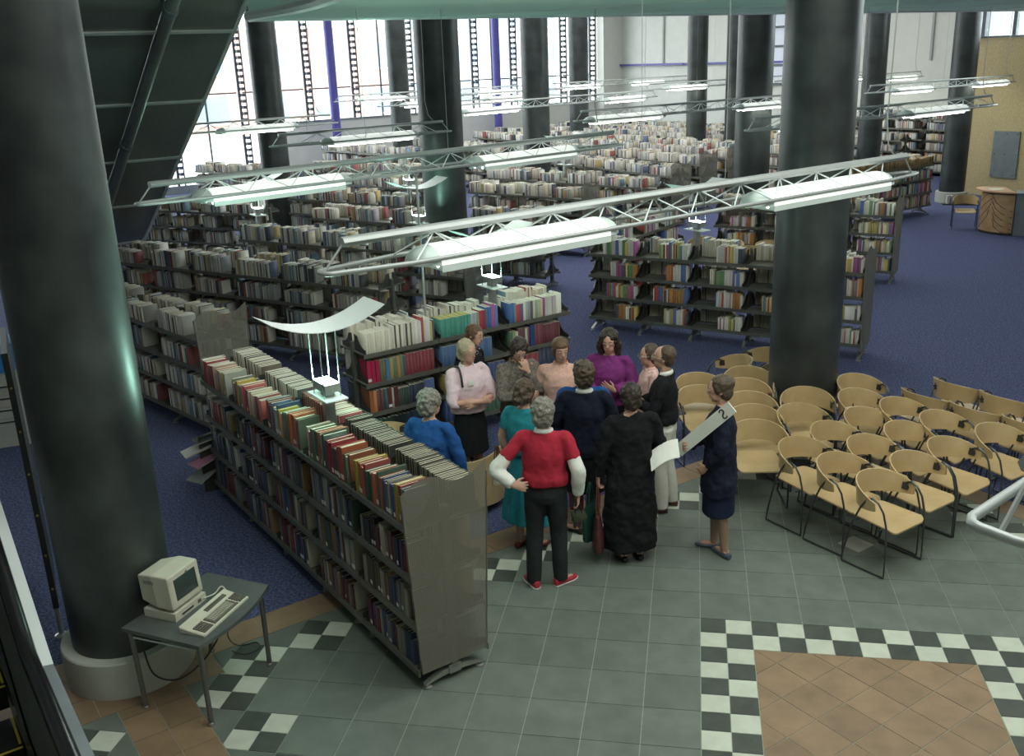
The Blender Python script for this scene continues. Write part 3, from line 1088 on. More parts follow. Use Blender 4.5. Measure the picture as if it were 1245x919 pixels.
far = [
    ('C2', 'bookcase with a solid end standing at the carpet aisle behind the chairs column', (.30, 13.26), (3.57, 12.03), 4, ('post', 'panel'), PAL_WARM),
    ('F', 'farthest bookcase beside the escalator soffit, in front of the windows', (-13.6, 14.16), (-9.30, 13.0), 5, ('post', 'post'), PAL_FAR),
    ('G', 'second bookcase beyond the curved lamp reflector, with a post lamp', (-8.47, 10.01), (-3.76, 8.27), 5, ('post', 'panel'), PAL_FAR),
    ('J', 'bookcase reaching the thick column behind the standing group', (-8.0, 12.47), (-5.05, 11.35), 3, ('post', 'post'), PAL_FAR),
    ('K', 'bookcase between two thick columns, with a lamp at its end', (-9.76, 15.53), (-6.18, 13.83), 4, ('post', 'post'), PAL_FAR),
    ('L', 'pale book row between the columns, second from the white window wall', (-9.78, 18.49), (-6.52, 16.52), 4, ('post', 'post'), PAL_FAR),
    ('M', 'pale book row in front of the low white window wall', (-11.62, 22.08), (-7.63, 19.86), 4, ('post', 'post'), PAL_FAR),
    ('V', 'short bookcase standing behind the encyclopedia bookcase', (-4.5, 12.1), (-2.9, 11.5), 2, ('post', 'post'), PAL_FAR),
    ('U', 'short bookcase set crosswise behind the red spined books', (-1.30, 9.55), (-.25, 11.80), 3, ('post', 'post'), PAL_WARM),
    ('H1', 'bookcase ending in a wavy solid panel behind the big column', (-5.47, 16.27), (-2.51, 14.65), 4, ('post', 'panel'), PAL_FAR),
    ('H1c', 'bookcase with a post lamp, second row right of the thick column', (-5.59, 19.03), (-.92, 16.25), 6, ('post', 'post'), PAL_FAR),
    ('H2', 'long bookcase row in front of the column with the hanging cable', tuple(U(-21.2, 12.95)[:2]), tuple(U(-13.6, 12.68)[:2]), 8, ('post', 'panel'), PAL_FAR),
    ('Q1', 'long bookcase row ending in a plain panel by the column near the window', tuple(U(-22.2, 15.1)[:2]), tuple(U(-14.9, 15.0)[:2]), 8, ('post', 'panel'), PAL_FAR),
    ('Q', 'long bookcase row behind the row with a plain end panel', tuple(U(-29.5, 16.9)[:2]), tuple(U(-15.5, 16.75)[:2]), 14, ('post', 'panel'), PAL_FAR),
    ('Q3', 'long bookcase row, fourth from the white back wall', tuple(U(-30.5, 18.6)[:2]), tuple(U(-14.8, 18.45)[:2]), 16, ('post', 'post'), PAL_FAR),
    ('Q4', 'long bookcase row, third from the white back wall', tuple(U(-30.5, 20.3)[:2]), tuple(U(-18.95, 20.2)[:2]), 12, ('post', 'post'), PAL_FAR),
    ('Q4b', 'short bookcase row between the paired columns before the white wall', tuple(U(-17.8, 20.2)[:2]), tuple(U(-14.6, 20.15)[:2]), 4, ('post', 'post'), PAL_FAR),
    ('Q5', 'long bookcase row, second from the white back wall', tuple(U(-30.5, 22.0)[:2]), tuple(U(-14.6, 21.9)[:2]), 16, ('post', 'post'), PAL_FAR),
    ('Q6', 'long bookcase row nearest the white back wall', tuple(U(-30.5, 23.8)[:2]), tuple(U(-14.6, 23.7)[:2]), 16, ('post', 'post'), PAL_FAR),
    ('S', 'bookcase of brown bound volumes running to the white column plinth', tuple(U(-10.30, 14.6)[:2]), tuple(U(-10.18, 18.75)[:2]), 4, ('post', 'post'), PAL_WARM),
    ('N1', 'book row beside the bright windows, left of the window column', tuple(U(-26.5, 4.6)[:2]), tuple(U(-21.6, 6.2)[:2]), 5, ('post', 'post'), PAL_FAR),
    ('N2', 'pale book row far along the window wall', tuple(U(-29.8, 10.4)[:2]), tuple(U(-24.5, 11.3)[:2]), 6, ('post', 'post'), PAL_FAR),
    ('N3', 'pale book row between the window columns, under the hanging lights', tuple(U(-29.5, 13.4)[:2]), tuple(U(-22.6, 13.6)[:2]), 7, ('post', 'post'), PAL_FAR),
]
for key, lab, p0, p1, bays, ends, pal in far:
    kw = {}
    if key == 'C2':
        kw = dict(flip=True)
    if key == 'S':
        kw = dict(paltop=PAL_BROWN, fill=(.97, .99))
    Case(key, 'bookcase', lab, p0, p1, bays, ends=ends, pal=pal, **kw)
# tall cases along the back wall
for i, (a, b) in enumerate(((-19.6, -17.4), (-17.3, -15.1), (-15.0, -12.9))):
    Case('W%d' % i, 'bookcase', ('tall wall bookcase between the two columns, nearer the white pier side', 'tall wall bookcase in the middle of the three against the cream wall', 'tall wall bookcase beside the column with the white plinth')[i], tuple(U(a, 25.6)[:2]), tuple(U(b, 25.6)[:2]), 2, zs=(.16, .50, .84, 1.18, 1.52, 1.86), pal=PAL_FAR, group='tall bookcases along the back wall')

# ---- individual books: the 300 that show largest; the rest in one mass


def world(b, dx=0, dy=0, dz=0):
    s, sg, li, x, y, z, t, d, h, c, k = b
    return s.o + s.d * (x + dx) + s.n * (y + dy) + Vector((0, 0, z + dz))


def score(b):
    s, sg, li, x, y, z, t, d, h, c, k = b
    if s.key == 'A':
        if sg > 0 and li < 3:
            return 0
        if li == 0 and sg < 0 and x < 1.6:
            return 0
    elif s.key == 'B':
        if sg > 0:
            return 0
        if li < 2 and x > .9:
            return 0
    elif s.key == 'C':
        if sg > 0 or x > 3.0:
            return 0
    else:
        return 0
    dist = (world(b) - CAM_P).length
    return t * h / dist ** 2


def book_meshes():
    mb = MB()
    # unit book: x thickness, spine at y=0 going to y=1, z height
    mb.box(-.5, .5, 0, .035, 0, 1)
    mb.box(-.5, -.42, .035, 1, 0, 1)
    mb.box(.42, .5, .035, 1, 0, 1)
    cov = mb.mesh('cover', MT['cover'])
    mb = MB()
    mb.box(-.418, .418, .036, .97, .012, .978)
    pg = mb.mesh('page_block', MT['page'])
    mb = MB()
    mb.box(-.44, .44, -.012, -.001, .07, .20)
    lb = mb.mesh('spine_label', MT['label'])
    mb = MB()
    mb.box(-.505, .505, -.004, .30, .80, 1.003)
    bt = mb.mesh('spine_band', MT['band_y'])
    mb = MB()
    mb.box(-.5, .5, -.006, -.001, .17, .21)
    bg = mb.mesh('spine_band', MT['band_g'])
    return cov, pg, lb, bt, bg


order = sorted(range(len(BOOKS)), key=lambda i: -score(BOOKS[i]))
chosen = set(order[:300])
COV, PGM, LBL, BTY, BTG = book_meshes()
LEVEL = {3: 'top', 2: 'second', 1: 'third', 0: 'bottom'}
ORD = lambda n: '%d%s' % (n, 'th' if 10 <= n % 100 <= 20 else {1: 'st', 2: 'nd', 3: 'rd'}.get(n % 10, 'th'))
rows = {}
for i, b in enumerate(BOOKS):
    if score(b) > 0:
        rows.setdefault((b[0].key, b[1], b[2]), []).append(i)
nth = {}
for (key, sg, li), ids in rows.items():
    ids.sort(key=lambda i: -BOOKS[i][3] if key == 'A' else BOOKS[i][3])
    for n, i in enumerate(ids):
        nth[i] = n + 1
rl = random.Random(3)
for i in sorted(chosen):
    b = BOOKS[i]
    s, sg, li, x, y, z, t, d, h, c, k = b
    size = 'tall ' if h > .27 else 'thin ' if t < .021 else 'thick ' if t > .045 else ''
    cw = color_word(c)
    if s.key == 'A' and sg < 0:
        lab = '%s%s book on the %s shelf facing the computer, %s from the perforated panel' % (size, cw, LEVEL[li], ORD(nth[i]))
        grp = 'books on the bookcase facing the computer'
    elif s.key == 'A':
        lab = '%s-backed journal on the top shelf facing the group, %s from the perforated panel' % (cw, ORD(nth[i]))
        grp = 'bound journals on top of the tiled floor bookcase'
    elif s.key == 'B':
        lab = '%s%s book on the %s shelf behind the group, %s from the lamp reflector end' % (size, cw, LEVEL[li], ORD(nth[i]))
        grp = 'reference books behind the group'
    else:
        lab = '%s%s book on the %s shelf of the red spined bookcase, %s from its open end' % (size, cw, LEVEL[li], ORD(nth[i]))
        grp = 'books on the red spined bookcase'
    o = link('book', COV, None, world(b))
    o.rotation_euler = (0, 0, s.rz + (0 if sg < 0 else PI))
    o.scale = (t, d, h)
    o.color = (*c, 1)
    tag(o, lab, 'book', grp)
    link('page_block', PGM, o)
    if s.key == 'B' and sg < 0 and (li, k) == (3, 1) and c[1] > 2.5 * c[0]:
        link('spine_band', BTY, o)
    elif s.key == 'B' and sg < 0 and k == 1 and c[2] > 1.6 * c[1]:
        link('spine_band', BTG, o)
    elif rl.random() < .35 and not (s.key == 'A' and sg > 0):
        link('spine_label', LBL, o)

rest = [b for i, b in enumerate(BOOKS) if i not in chosen]
n = len(rest)
print('BOOKS', len(BOOKS), 'rest', n)
cor = np.zeros((n, 12, 3))
colr = np.zeros((n, 11, 3))
for i, b in enumerate(rest):
    s, sg, li, x, y, z, t, d, h, c, k = b
    e = -sg * d   # towards the middle
    xs = (x - t / 2, x + t / 2)
    ys = (y, y + e)
    m = .0016
    loc = [(xs[0], ys[0], z), (xs[1], ys[0], z), (xs[1], ys[1], z), (xs[0], ys[1], z), (xs[0], ys[0], z + h), (xs[1], ys[0], z + h), (xs[1], ys[1], z + h), (xs[0], ys[1], z + h),
           (xs[0] + m, ys[0] - sg * .003, z + h + .0004), (xs[1] - m, ys[0] - sg * .003, z + h + .0004), (xs[1] - m, ys[1], z + h + .0004), (xs[0] + m, ys[1], z + h + .0004)]
    a = np.array(loc)
    cor[i, :, 0] = s.o.x + s.d.x * a[:, 0] + s.n.x * a[:, 1]
    cor[i, :, 1] = s.o.y + s.d.y * a[:, 0] + s.n.y * a[:, 1]
    cor[i, :, 2] = a[:, 2]
    pc = (.56, .52, .41)
    colr[i, :5] = c
    colr[i, 3] = (.50, .46, .36)   # fore edge
    colr[i, 5] = (.50, .38, .07) if s.key == 'B' and (sg, li, k) == (-1, 3, 1) and c[1] > 2.5 * c[0] else pc
quad = np.array([(0, 1, 5, 4), (1, 2, 6, 5), (3, 0, 4, 7), (2, 3, 7, 6), (4, 5, 6, 7), (8, 9, 10, 11)])
nf = len(quad)
idx = (np.arange(n)[:, None, None] * 12 + quad[None]).reshape(-1)
me = bpy.data.meshes.new('shelved_books')
me.vertices.add(n * 12)
me.vertices.foreach_set('co', cor.reshape(-1))
me.loops.add(n * nf * 4)
me.loops.foreach_set('vertex_index', idx.astype(np.int32))
me.polygons.add(n * nf)
me.polygons.foreach_set('loop_start', np.arange(0, n * nf * 4, 4, dtype=np.int32))
me.polygons.foreach_set('loop_total', np.full(n * nf, 4, dtype=np.int32))
ca = me.color_attributes.new('Col', 'FLOAT_COLOR', 'CORNER')
cc = np.ones((n, nf, 4, 4))
cc[:, :, :, :3] = colr[:, :nf, None, :]
ca.data.foreach_set('color', cc.reshape(-1))
me.update(calc_edges=True)
me.materials.append(MT['books'])
mass = link('shelved_books', me)
mass['kind'] = 'stuff'
tag(mass, 'rows of pale and coloured books filling the farther steel bookcases', 'books')

# periodicals lying on display at the far end of the bookcase on the tiles
for k, (du, dv, z, c, lab) in enumerate(((-.10, -.10, .62, (.10, .12, .12), 'dark magazine lying on the display ledge at the bookcase end, topmost'), (-.14, -.24, .50, (.62, .60, .55), 'white open magazine on the display ledge below the dark magazine'), (-.05, -.20, .40, (.45, .20, .30), 'pink edged magazine in the display stack at the bookcase end'), (-.10, -.22, .22, (.30, .33, .32), 'grey magazine on the lowest display ledge at the bookcase end'))):
    o = thing('magazine', lab, 'magazine', U(-4.95 + du, -2.15 + dv, z), Z45 + .25 * k - .3, 'magazines at the bookcase end')
    o.rotation_euler[0] = .25
    mb = MB()
    mb.box(-.11, .11, -.15, .15, 0, .012)
    q = mb.obj('page_block', MT['page'], o)
    mb = MB()
    mb.box(-.113, .113, -.153, .153, .0122, .015)
    q = mb.obj('cover', MT['cover'], o)
    q.color = (*c, 1)
led = thing('display_ledge', 'small dark tiered magazine ledge at the far end of the bookcase on tiles', 'rack', U(-5.02, -2.22), Z45)
mb = MB()
mb.box(-.02, .0, -.16, .16, .02, .66)
mb.obj('back', MT['bracket'], led)
for z in (.17, .34, .46, .575):
    mb = MB()
    mb.box(-.18, -.022, -.18, .18, z, z + .012)
    mb.obj('ledge', MT['shelf'], led)

# ------------------------------------------------------------------ hanging light trusses
ZT = 3.2


def truss(u, v0, v1, fixtures, label, wires, u1=None, z=ZT, coarse=False, ew=1.0):
    p, q = U(u, v0), U(u if u1 is None else u1, v1)
    d = q - p
    L = d.length
    rz = math.atan2(d.y, d.x)
    t = thing('light_truss', label, 'light', (p.x, p.y, z), rz, 'hanging light trusses')
    T = .165
    n = 6 if coarse else 8
    mb = MB()
    mb.tube([(.14, 0, T), (L - .14, 0, T)], .044 if not coarse else .034, n, flat=.7)
    mb.obj('top_tube', MT['lamp_metal'], t, smooth=50)
    mb = MB()
    W = .15
    loop = [(.0, .035 * ew, 0), (.008, .055 * ew, 0), (.04, .068 * ew, 0), (.55, W, 0), (L - .55, W, 0), (L - .04, .068, 0), (L - .008, .055, 0), (L, .035, 0), (L, -.035, 0), (L - .008, -.055, 0), (L - .04, -.068, 0), (L - .55, -W, 0), (.55, -W, 0), (.04, -.068 * ew, 0), (.008, -.055 * ew, 0), (0, -.035 * ew, 0)]
    mb.tube(loop, .016, n, closed=True)
    mb.obj('bottom_loop', MT['lamp_metal'], t, smooth=50)
    mb = MB()
    k = 0
    x = .55
    st = .24
    while x < L - .55:
        for sy in (-1, 1):
            a, b = (x, sy * W, 0), (x + st, 0, T - .02)
            if k % 2:
                a, b = (x + st, sy * W, 0), (x, 0, T - .02)
            mb.tube([a, b], .006, 4)
        x += st
        k += 1
    mb.obj('web_rods', MT['rim'], t)['kind'] = 'stuff'
    for a, b in (((0.01, 0, 0), (.16, 0, T)), ((L - .01, 0, 0), (L - .16, 0, T))):
        mb = MB()
        mb.tube([a, b], .008, 5)
        mb.obj('end_strut', MT['lamp_metal'], t)
    for a, b in fixtures:
        a -= v0
        b -= v0
        # rounded trough housing with sloping end caps
        mb = MB()
        K = 12

        def ring(x, sc, drop=0):
            return [(x, -.155 * sc * math.cos(PI * j / K), -.045 + .115 * sc * math.sin(PI * j / K) - drop) for j in range(K + 1)]
        mb.loft([ring(a + .14, 1), ring(b - .14, 1)])
        body = mb.obj('lamp_housing', MT['lamp_body'], t, smooth=50)
        for x0, s in ((a + .139, -1), (b - .139, 1)):
            mb = MB()
            mb.loft([ring(x0, .995), ring(x0 + s * .06, .93), ring(x0 + s * .11, .72), ring(x0 + s * .14, .35)])
            mb.obj('end_cap', MT['lamp_end'], body, smooth=60)
        for y in (-.07, .07):
            mb = MB()
            mb.tube([(a + .16, y, -.062), (b - .16, y, -.062)], .014, 6)
            mb.obj('fluorescent_tube', MT['tube'], body, smooth=50)
        if not coarse:
            mb = MB()
            x = a + .16
            while x < b - .16:
                mb.box(x, x + .004, -.148, .148, -.088, -.047)
                x += .05
            mb.box(a + .14, b - .14, -.155, -.150, -.090, -.046)
            mb.box(a + .14, b - .14, .150, .155, -.090, -.046)
            mb.obj('louvre', MT['reflector'], body)
    topz = (4.895 if -6.9 < u < -3.4 else HALL_Z - .005) - z
    for x in wires:
        x -= v0
        mb = MB()
        mb.tube([(x, 0, T + .03), (x, .0, topz)], .0035, 4)
        mb.obj('suspension_wire', MT['lamp_metal'], t)
    # supply cable near the far end, bending to the top tube
    mb = MB()
    xe = L - .45
    mb.tube([(xe + .12, 0, T + .03), (xe + .03, 0, T + .12), (xe - .02, 0, T + .35), (xe, 0, T + 1.2), (xe, 0, topz)], .007, 5)
    mb.obj('supply_cable', MT['lamp_metal'], t, smooth=60)
    return t


truss(3.66, -2.64, 3.6, [(-2.0, -.4), (1.0, 2.8)], 'pale grey truss end jutting in close above the plywood chairs', [-.3, 2.9], ew=1.5, z=3.07)
truss(-.42, -2.79, 3.28, [(-2.19, -.50), (.98, 2.86)], 'big light truss crossing in front of the thick column by the chairs', [-.2, .7], u1=-.61)
truss(-4.55, -2.75, 3.75, [(-2.21, -.46), (1.18, 2.97)], 'light truss with two lit lamps above the curved lamp reflector', [-.2, .9], u1=-5.3)
truss(-9.6, .57, 3.85, [(1.42, 3.21)], 'short one-lamp light truss ending at the thick column', [1.2], u1=-9.8, coarse=True)
truss(-9.5, 6.33, 13.4, [(6.56, 8.5), (10.5, 12.4)], 'two-lamp light truss reaching from the cable column to the cream wall side', [9.4], u1=-9.55, coarse=True)
truss(-14.2, .4, 3.84, [(1.31, 3.0)], 'one-lamp light truss beside the window column, next to the soffit', [1.2], coarse=True)
truss(-14.4, 6.6, 13.7, [(7.0, 8.84), (11.67, 13.3)], 'two-lamp light truss hanging over the far book rows', [10], u1=-15.3, coarse=True)
truss(-5.30, 6.21, 12.83, [(6.85, 8.6), (10.0, 11.9)], 'light truss passing behind the thick column toward the tan wall', [8.9], u1=-5.36, coarse=True)
truss(-10.35, 15.9, 22.3, [(16.87, 18.55), (20.3, 22.0)], 'two-lamp light truss ending against the tan wall', [19], u1=-10.3, coarse=True)
truss(-19.6, 7.6, 14.0, [(8.3, 9.9), (11.0, 12.8)], 'light truss before the violet posts, fifth row from the chairs', [10.4], coarse=True)
truss(-18.9, 16.6, 23.6, [(17.4, 19.3), (20.6, 22.5)], 'light truss before the white back wall, in the nearer of its rows', [19.6], coarse=True)
truss(-24.4, 8.6, 15.9, [(9.4, 11.2), (13.8, 15.6)], 'light truss close to the window wall, behind the violet posts row', [12], coarse=True)
truss(-24.4, 17.0, 24.4, [(17.6, 19.4), (20.8, 22.6)], 'light truss deep in the hall between window and white wall', [20], coarse=True)
truss(-15.6, 22.3, 26.1, [(24.2, 25.8)], 'small one-lamp truss by the cream wall column, lower row', [23], coarse=True)
truss(-17.6, 22.0, 26.1, [(24.1, 25.7)], 'small one-lamp truss by the cream wall column, upper row', [23], coarse=True)

# ------------------------------------------------------------------ bookcase uplights


def uplight(loc, rz, label, power, zb=1.30):
    t = thing('uplight', label, 'lamp', (loc[0], loc[1], zb), rz, 'uplights on bookcase posts')
    h = 1.72 - zb
    mb = MB()
    mb.box(-.03, .03, -.045, .045, .10, h)
    mb.obj('post', MT['steel'], t)
    mb = MB()
    mb.box(-.19, .19, -.10, .10, h + .001, h + .012)
    mb.obj('platform', MT['reflector'], t)
    mb = MB()
    mb.box(-.12, .12, -.07, .07, h + .06, h + .13)
    mb.box(-.05, .05, -.04, .04, h + .0121, h + .0599)
    lampo = mb.obj('lamp_box', MT['steel'], t)
    mb = MB()
    mb.box(-.11, .11, -.06, .06, h + .1302, h + .136)
    mb.obj('lamp_glass', MT['arc'], lampo)
    for x in (-.10, .10):
        for y in (-.075, .075):
            mb = MB()
            mb.tube([(x, y, h + .012), (x, y, h + .60 + .0)], .006, 6)
            mb.obj('rod', MT['chrome'], t)
    mb = MB()
    top, bot = [], []
    N = 12
    for k in range(N + 1):
        a = -1 + 2 * k / N
        z = h + .595 + .14 * a * a
        for y in (-.19, .19):
            top.append((-y, a * .50, z + .006))
            bot.append((-y, a * .50, z))
    fs = []
    o = len(top)
    for k in range(N):
        i = 2 * k
        fs += [(i, i + 2, i + 3, i + 1), (o + i, o + i + 1, o + i + 3, o + i + 2), (i, o + i, o + i + 2, i + 2), (i + 1, i + 3, o + i + 3, o + i + 1)]
    fs += [(0, 1, o + 1, o), (2 * N, o + 2 * N, o + 2 * N + 1, 2 * N + 1)]
    mb.add(top + bot, fs)
    mb.obj('reflector', MT['reflector'], t, smooth=30)
    l = bpy.data.lights.new('uplight_beam', 'AREA')
    l.shape = 'RECTANGLE'
    l.size, l.size_y, l.energy, l.color = .2, .11, power, (.50, 1.0, .80)
    lo = link('uplight_beam', l, t, (0, 0, h + .15))
    lo.rotation_euler = (PI, 0, 0)
    return t


uplight(U(-2.42, -1.98), Z45, 'uplight with a white curved reflector on the bookcase on the tiles', 55)
uplight(U(-4.87, 1.33), Z45, 'uplight on the encyclopedia bookcase, mostly behind the big light truss', 22)
uplight((-.05, 8.28), Z45, 'uplight on the red spined bookcase with a pale tilted reflector', 10)
uplight((-4.70, 10.02 - .9), Z45, 'uplight glowing teal beside the thick column behind the group', 26)
uplight((-8.1, 10.2), Z45, 'uplight with a pale reflector beside the window column', 14)
uplight((-3.3, 17.95), Z45, 'small distant uplight with a teal reflector before the cable column', 14)
uplight((-6.3, 14.2), Z45, 'small uplight far back beside the slender violet post', 12)

# thin supply pole from the encyclopedia bookcase up to the truss
mb = MB()
mb.tube([(0, 0, 0), (0, 0, 1.75)], .014, 8)
o = mb.obj('supply_pole', MT['lamp_metal'])
o.location = U(-4.87, .38, 1.40)
tag(o, 'thin pale supply pole rising from the encyclopedia bookcase', 'pole')

# small spotlights on arms near the column heads
for x, y, r, dx, dy, z, lab in ((-10.25, 27.4, .352, -.8, -.5, 6.0, 'small spotlight on an arm at the slender window column'), (-4.53, 21.4, .385, -.5, -.3, 5.35, 'small spotlight on an arm at the cable column'), (-4.67, 33.65, .385, -.9, -.6, 6.6, 'small spotlight on an arm by the end of the windows'), (-4.67, 33.65, .385, .7, -.6, 6.75, 'small dark spotlight reaching from the window end column to the white wall'), (-0.05, 27.6, .335, -.75, -.3, 6.1, 'small pink lit spotlight on an arm before the white wall')):
    dd = Vector((dx, dy, 0)).normalized()
    t = thing('spotlight', lab, 'spotlight', (x + dd.x * r, y + dd.y * r, z), math.atan2(dy, dx), 'spotlights on the columns')
    mb = MB()
    mb.tube([(0, 0, 0), (.5, 0, .38)], .035, 6)
    mb.obj('arm', MT['dark'], t)
    mb = MB()
    mb.tube([(.42, 0, .40), (.72, 0, .44)], [.07, .10], 10)
    mb.obj('lamp_head', MT['dark'], t, smooth=50)

# ------------------------------------------------------------------ plywood tub chairs
CH = None


def make_chair():
    t = thing('tub_chair', '', 'chair')
    # seat
    mb = MB()
    out = []
    for (cx, cy, a0) in ((.17, .19, 0), (-.17, .19, 90), (-.15, -.16, 180), (.15, -.16, 270)):
        for k in range(5):
            a = math.radians(a0 + k * 22.5)
            out.append((cx + .06 * math.cos(a), cy + .05 * math.sin(a)))
    vs, fs = [], []
    n = len(out)
    rings = [1.0, .75, .4, .05]
    for top in (0, 1):
        for rr in rings:
            for x, y in out:
                X, Y = x * rr, y * rr + .01
                z = .438 + .012 * (x * x + y * y) * rr * rr * 8
                if Y > .14:
                    z -= (Y - .14) ** 2 * 3.2
                vs.append((X, Y, z + top * .014))
    R = len(rings)
    for top in (0, 1):
        for i in range(R - 1):
            a, b = (top * R + i) * n, (top * R + i + 1) * n
            for j in range(n):
                q = (a + j, a + (j + 1) % n, b + (j + 1) % n, b + j)
                fs.append(q if top else q[::-1])
        c = (top * R + R - 1) * n
        fs.append(tuple(c + j for j in range(n)) if top else tuple(c + n - 1 - j for j in range(n)))
    for j in range(n):
        fs.append((j, R * n + j, R * n + (j + 1) % n, (j + 1) % n)[::-1])
    mb.add(vs, fs)
    mb.obj('seat', MT['ply'], t, smooth=35)
    # wrap-round back
    mb = MB()
    N = 22
    grid = []
    for k in range(N + 1):
        a = math.radians(6 - 192 * k / N)   # from right arm round the back to the left arm
        f = abs(k / N * 2 - 1)
        zb = .575 - .02 * f + .0 * f
        zt = .785 - .115 * f ** 2.2
        zb = zb + .035 * f ** 4
        row = []
        for (zz, off) in ((zb, 0), ((zb + zt) / 2, .006), (zt, .018)):
            for th in (0, .012):
                rx, ry = .268 + off + th, .285 + off + th
                row.append((rx * math.cos(a), .055 + ry * math.sin(a), zz))
        grid.append(row)
    vs = [p for r in grid for p in r]
    fs = []
    for k in range(N):
        o, q = k * 6, (k + 1) * 6
        for (i, j) in ((0, 2), (2, 4)):
            fs.append((o + i, q + i, q + j, o + j))
            fs.append((o + i + 1, o + j + 1, q + j + 1, q + i + 1))
        fs.append((o, o + 1, q + 1, q))
        fs.append((o + 4, q + 4, q + 5, o + 5))
    for e, sgn in ((0, 1), (N * 6, -1)):
        for q in ((e, e + 2, e + 3, e + 1), (e + 2, e + 4, e + 5, e + 3)):
            fs.append(q if sgn > 0 else q[::-1])
    mb.add(vs, fs)
    mb.obj('backrest', MT['ply'], t, smooth=35)
    # side frames
    for sx in (-1, 1):
        pts = [(.27, -.215, .012), (.272, -.20, .13), (.272, -.135, .40), (.274, -.06, .58), (.276, .0, .675), (.276, .05, .70), (.274, .11, .675), (.272, .165, .60), (.27, .20, .48), (.27, .212, .30), (.27, .215, .012)]
        mb = MB()
        mb.tube([(sx * x, y, z) for x, y, z in pts], .0095, 6, closed=True)
        mb.obj('side_frame', MT['chair_rod'], t, smooth=60)
        mb = MB()
        pp = [(.262, -.03, .615), (.262, .03, .615), (.262, .045, .64), (.262, .035, .672), (.262, -.02, .685)]
        mb.prism([(y, z) for x, y, z in pp], -.002, .002, 0, Matrix(((0, 0, 1, sx * .2555), (1, 0, 0, 0), (0, 1, 0, 0), (0, 0, 0, 1))))
        mb.obj('arm_plate', MT['dark'], t)
    for y in (-.12, .13):
        mb = MB()
        mb.tube([(-.268, y, .425), (.268, y, .425)], .008, 6)
        mb.obj('stretcher', MT['chair_rod'], t, smooth=60)
    # flower shaped cut-out on the outer side of the back
    mb = MB()
    ang = math.radians(-118)
    c = Vector((.291 * math.cos(ang), .055 + .308 * math.sin(ang), .69))
    nrm = Vector((math.cos(ang), math.sin(ang), 0))
    sd = Vector((-math.sin(ang), math.cos(ang), 0))
    up = Vector((0, 0, 1))
    for k in range(6):
        a = k * PI / 3 + .3
        if k == 2:
            continue
        cc = c + (sd * math.cos(a) + up * math.sin(a)) * .026
        pts = []
        for j in range(8):
            b = 2 * PI * j / 8
            e = (sd * math.cos(a) + up * math.sin(a)) * math.cos(b) * .019 + (-sd * math.sin(a) + up * math.cos(a)) * math.sin(b) * .011
            pts.append(cc + e)
        mb.add([p - nrm * .008 for p in pts] + [p + nrm * .004 for p in pts], [tuple(range(7, -1, -1)), tuple(range(8, 16))] + [(j, (j + 1) % 8, 8 + (j + 1) % 8, 8 + j) for j in range(8)])
    mb.obj('emblem', MT['dark'], t)
    return t


def red_tag(t, sx):
    mb = MB()
    mb.tube([(sx * .276, -.004, .672), (sx * .276, .025, .695)], .013, 6)
    mb.obj('tape_tag', MT['red'], t)


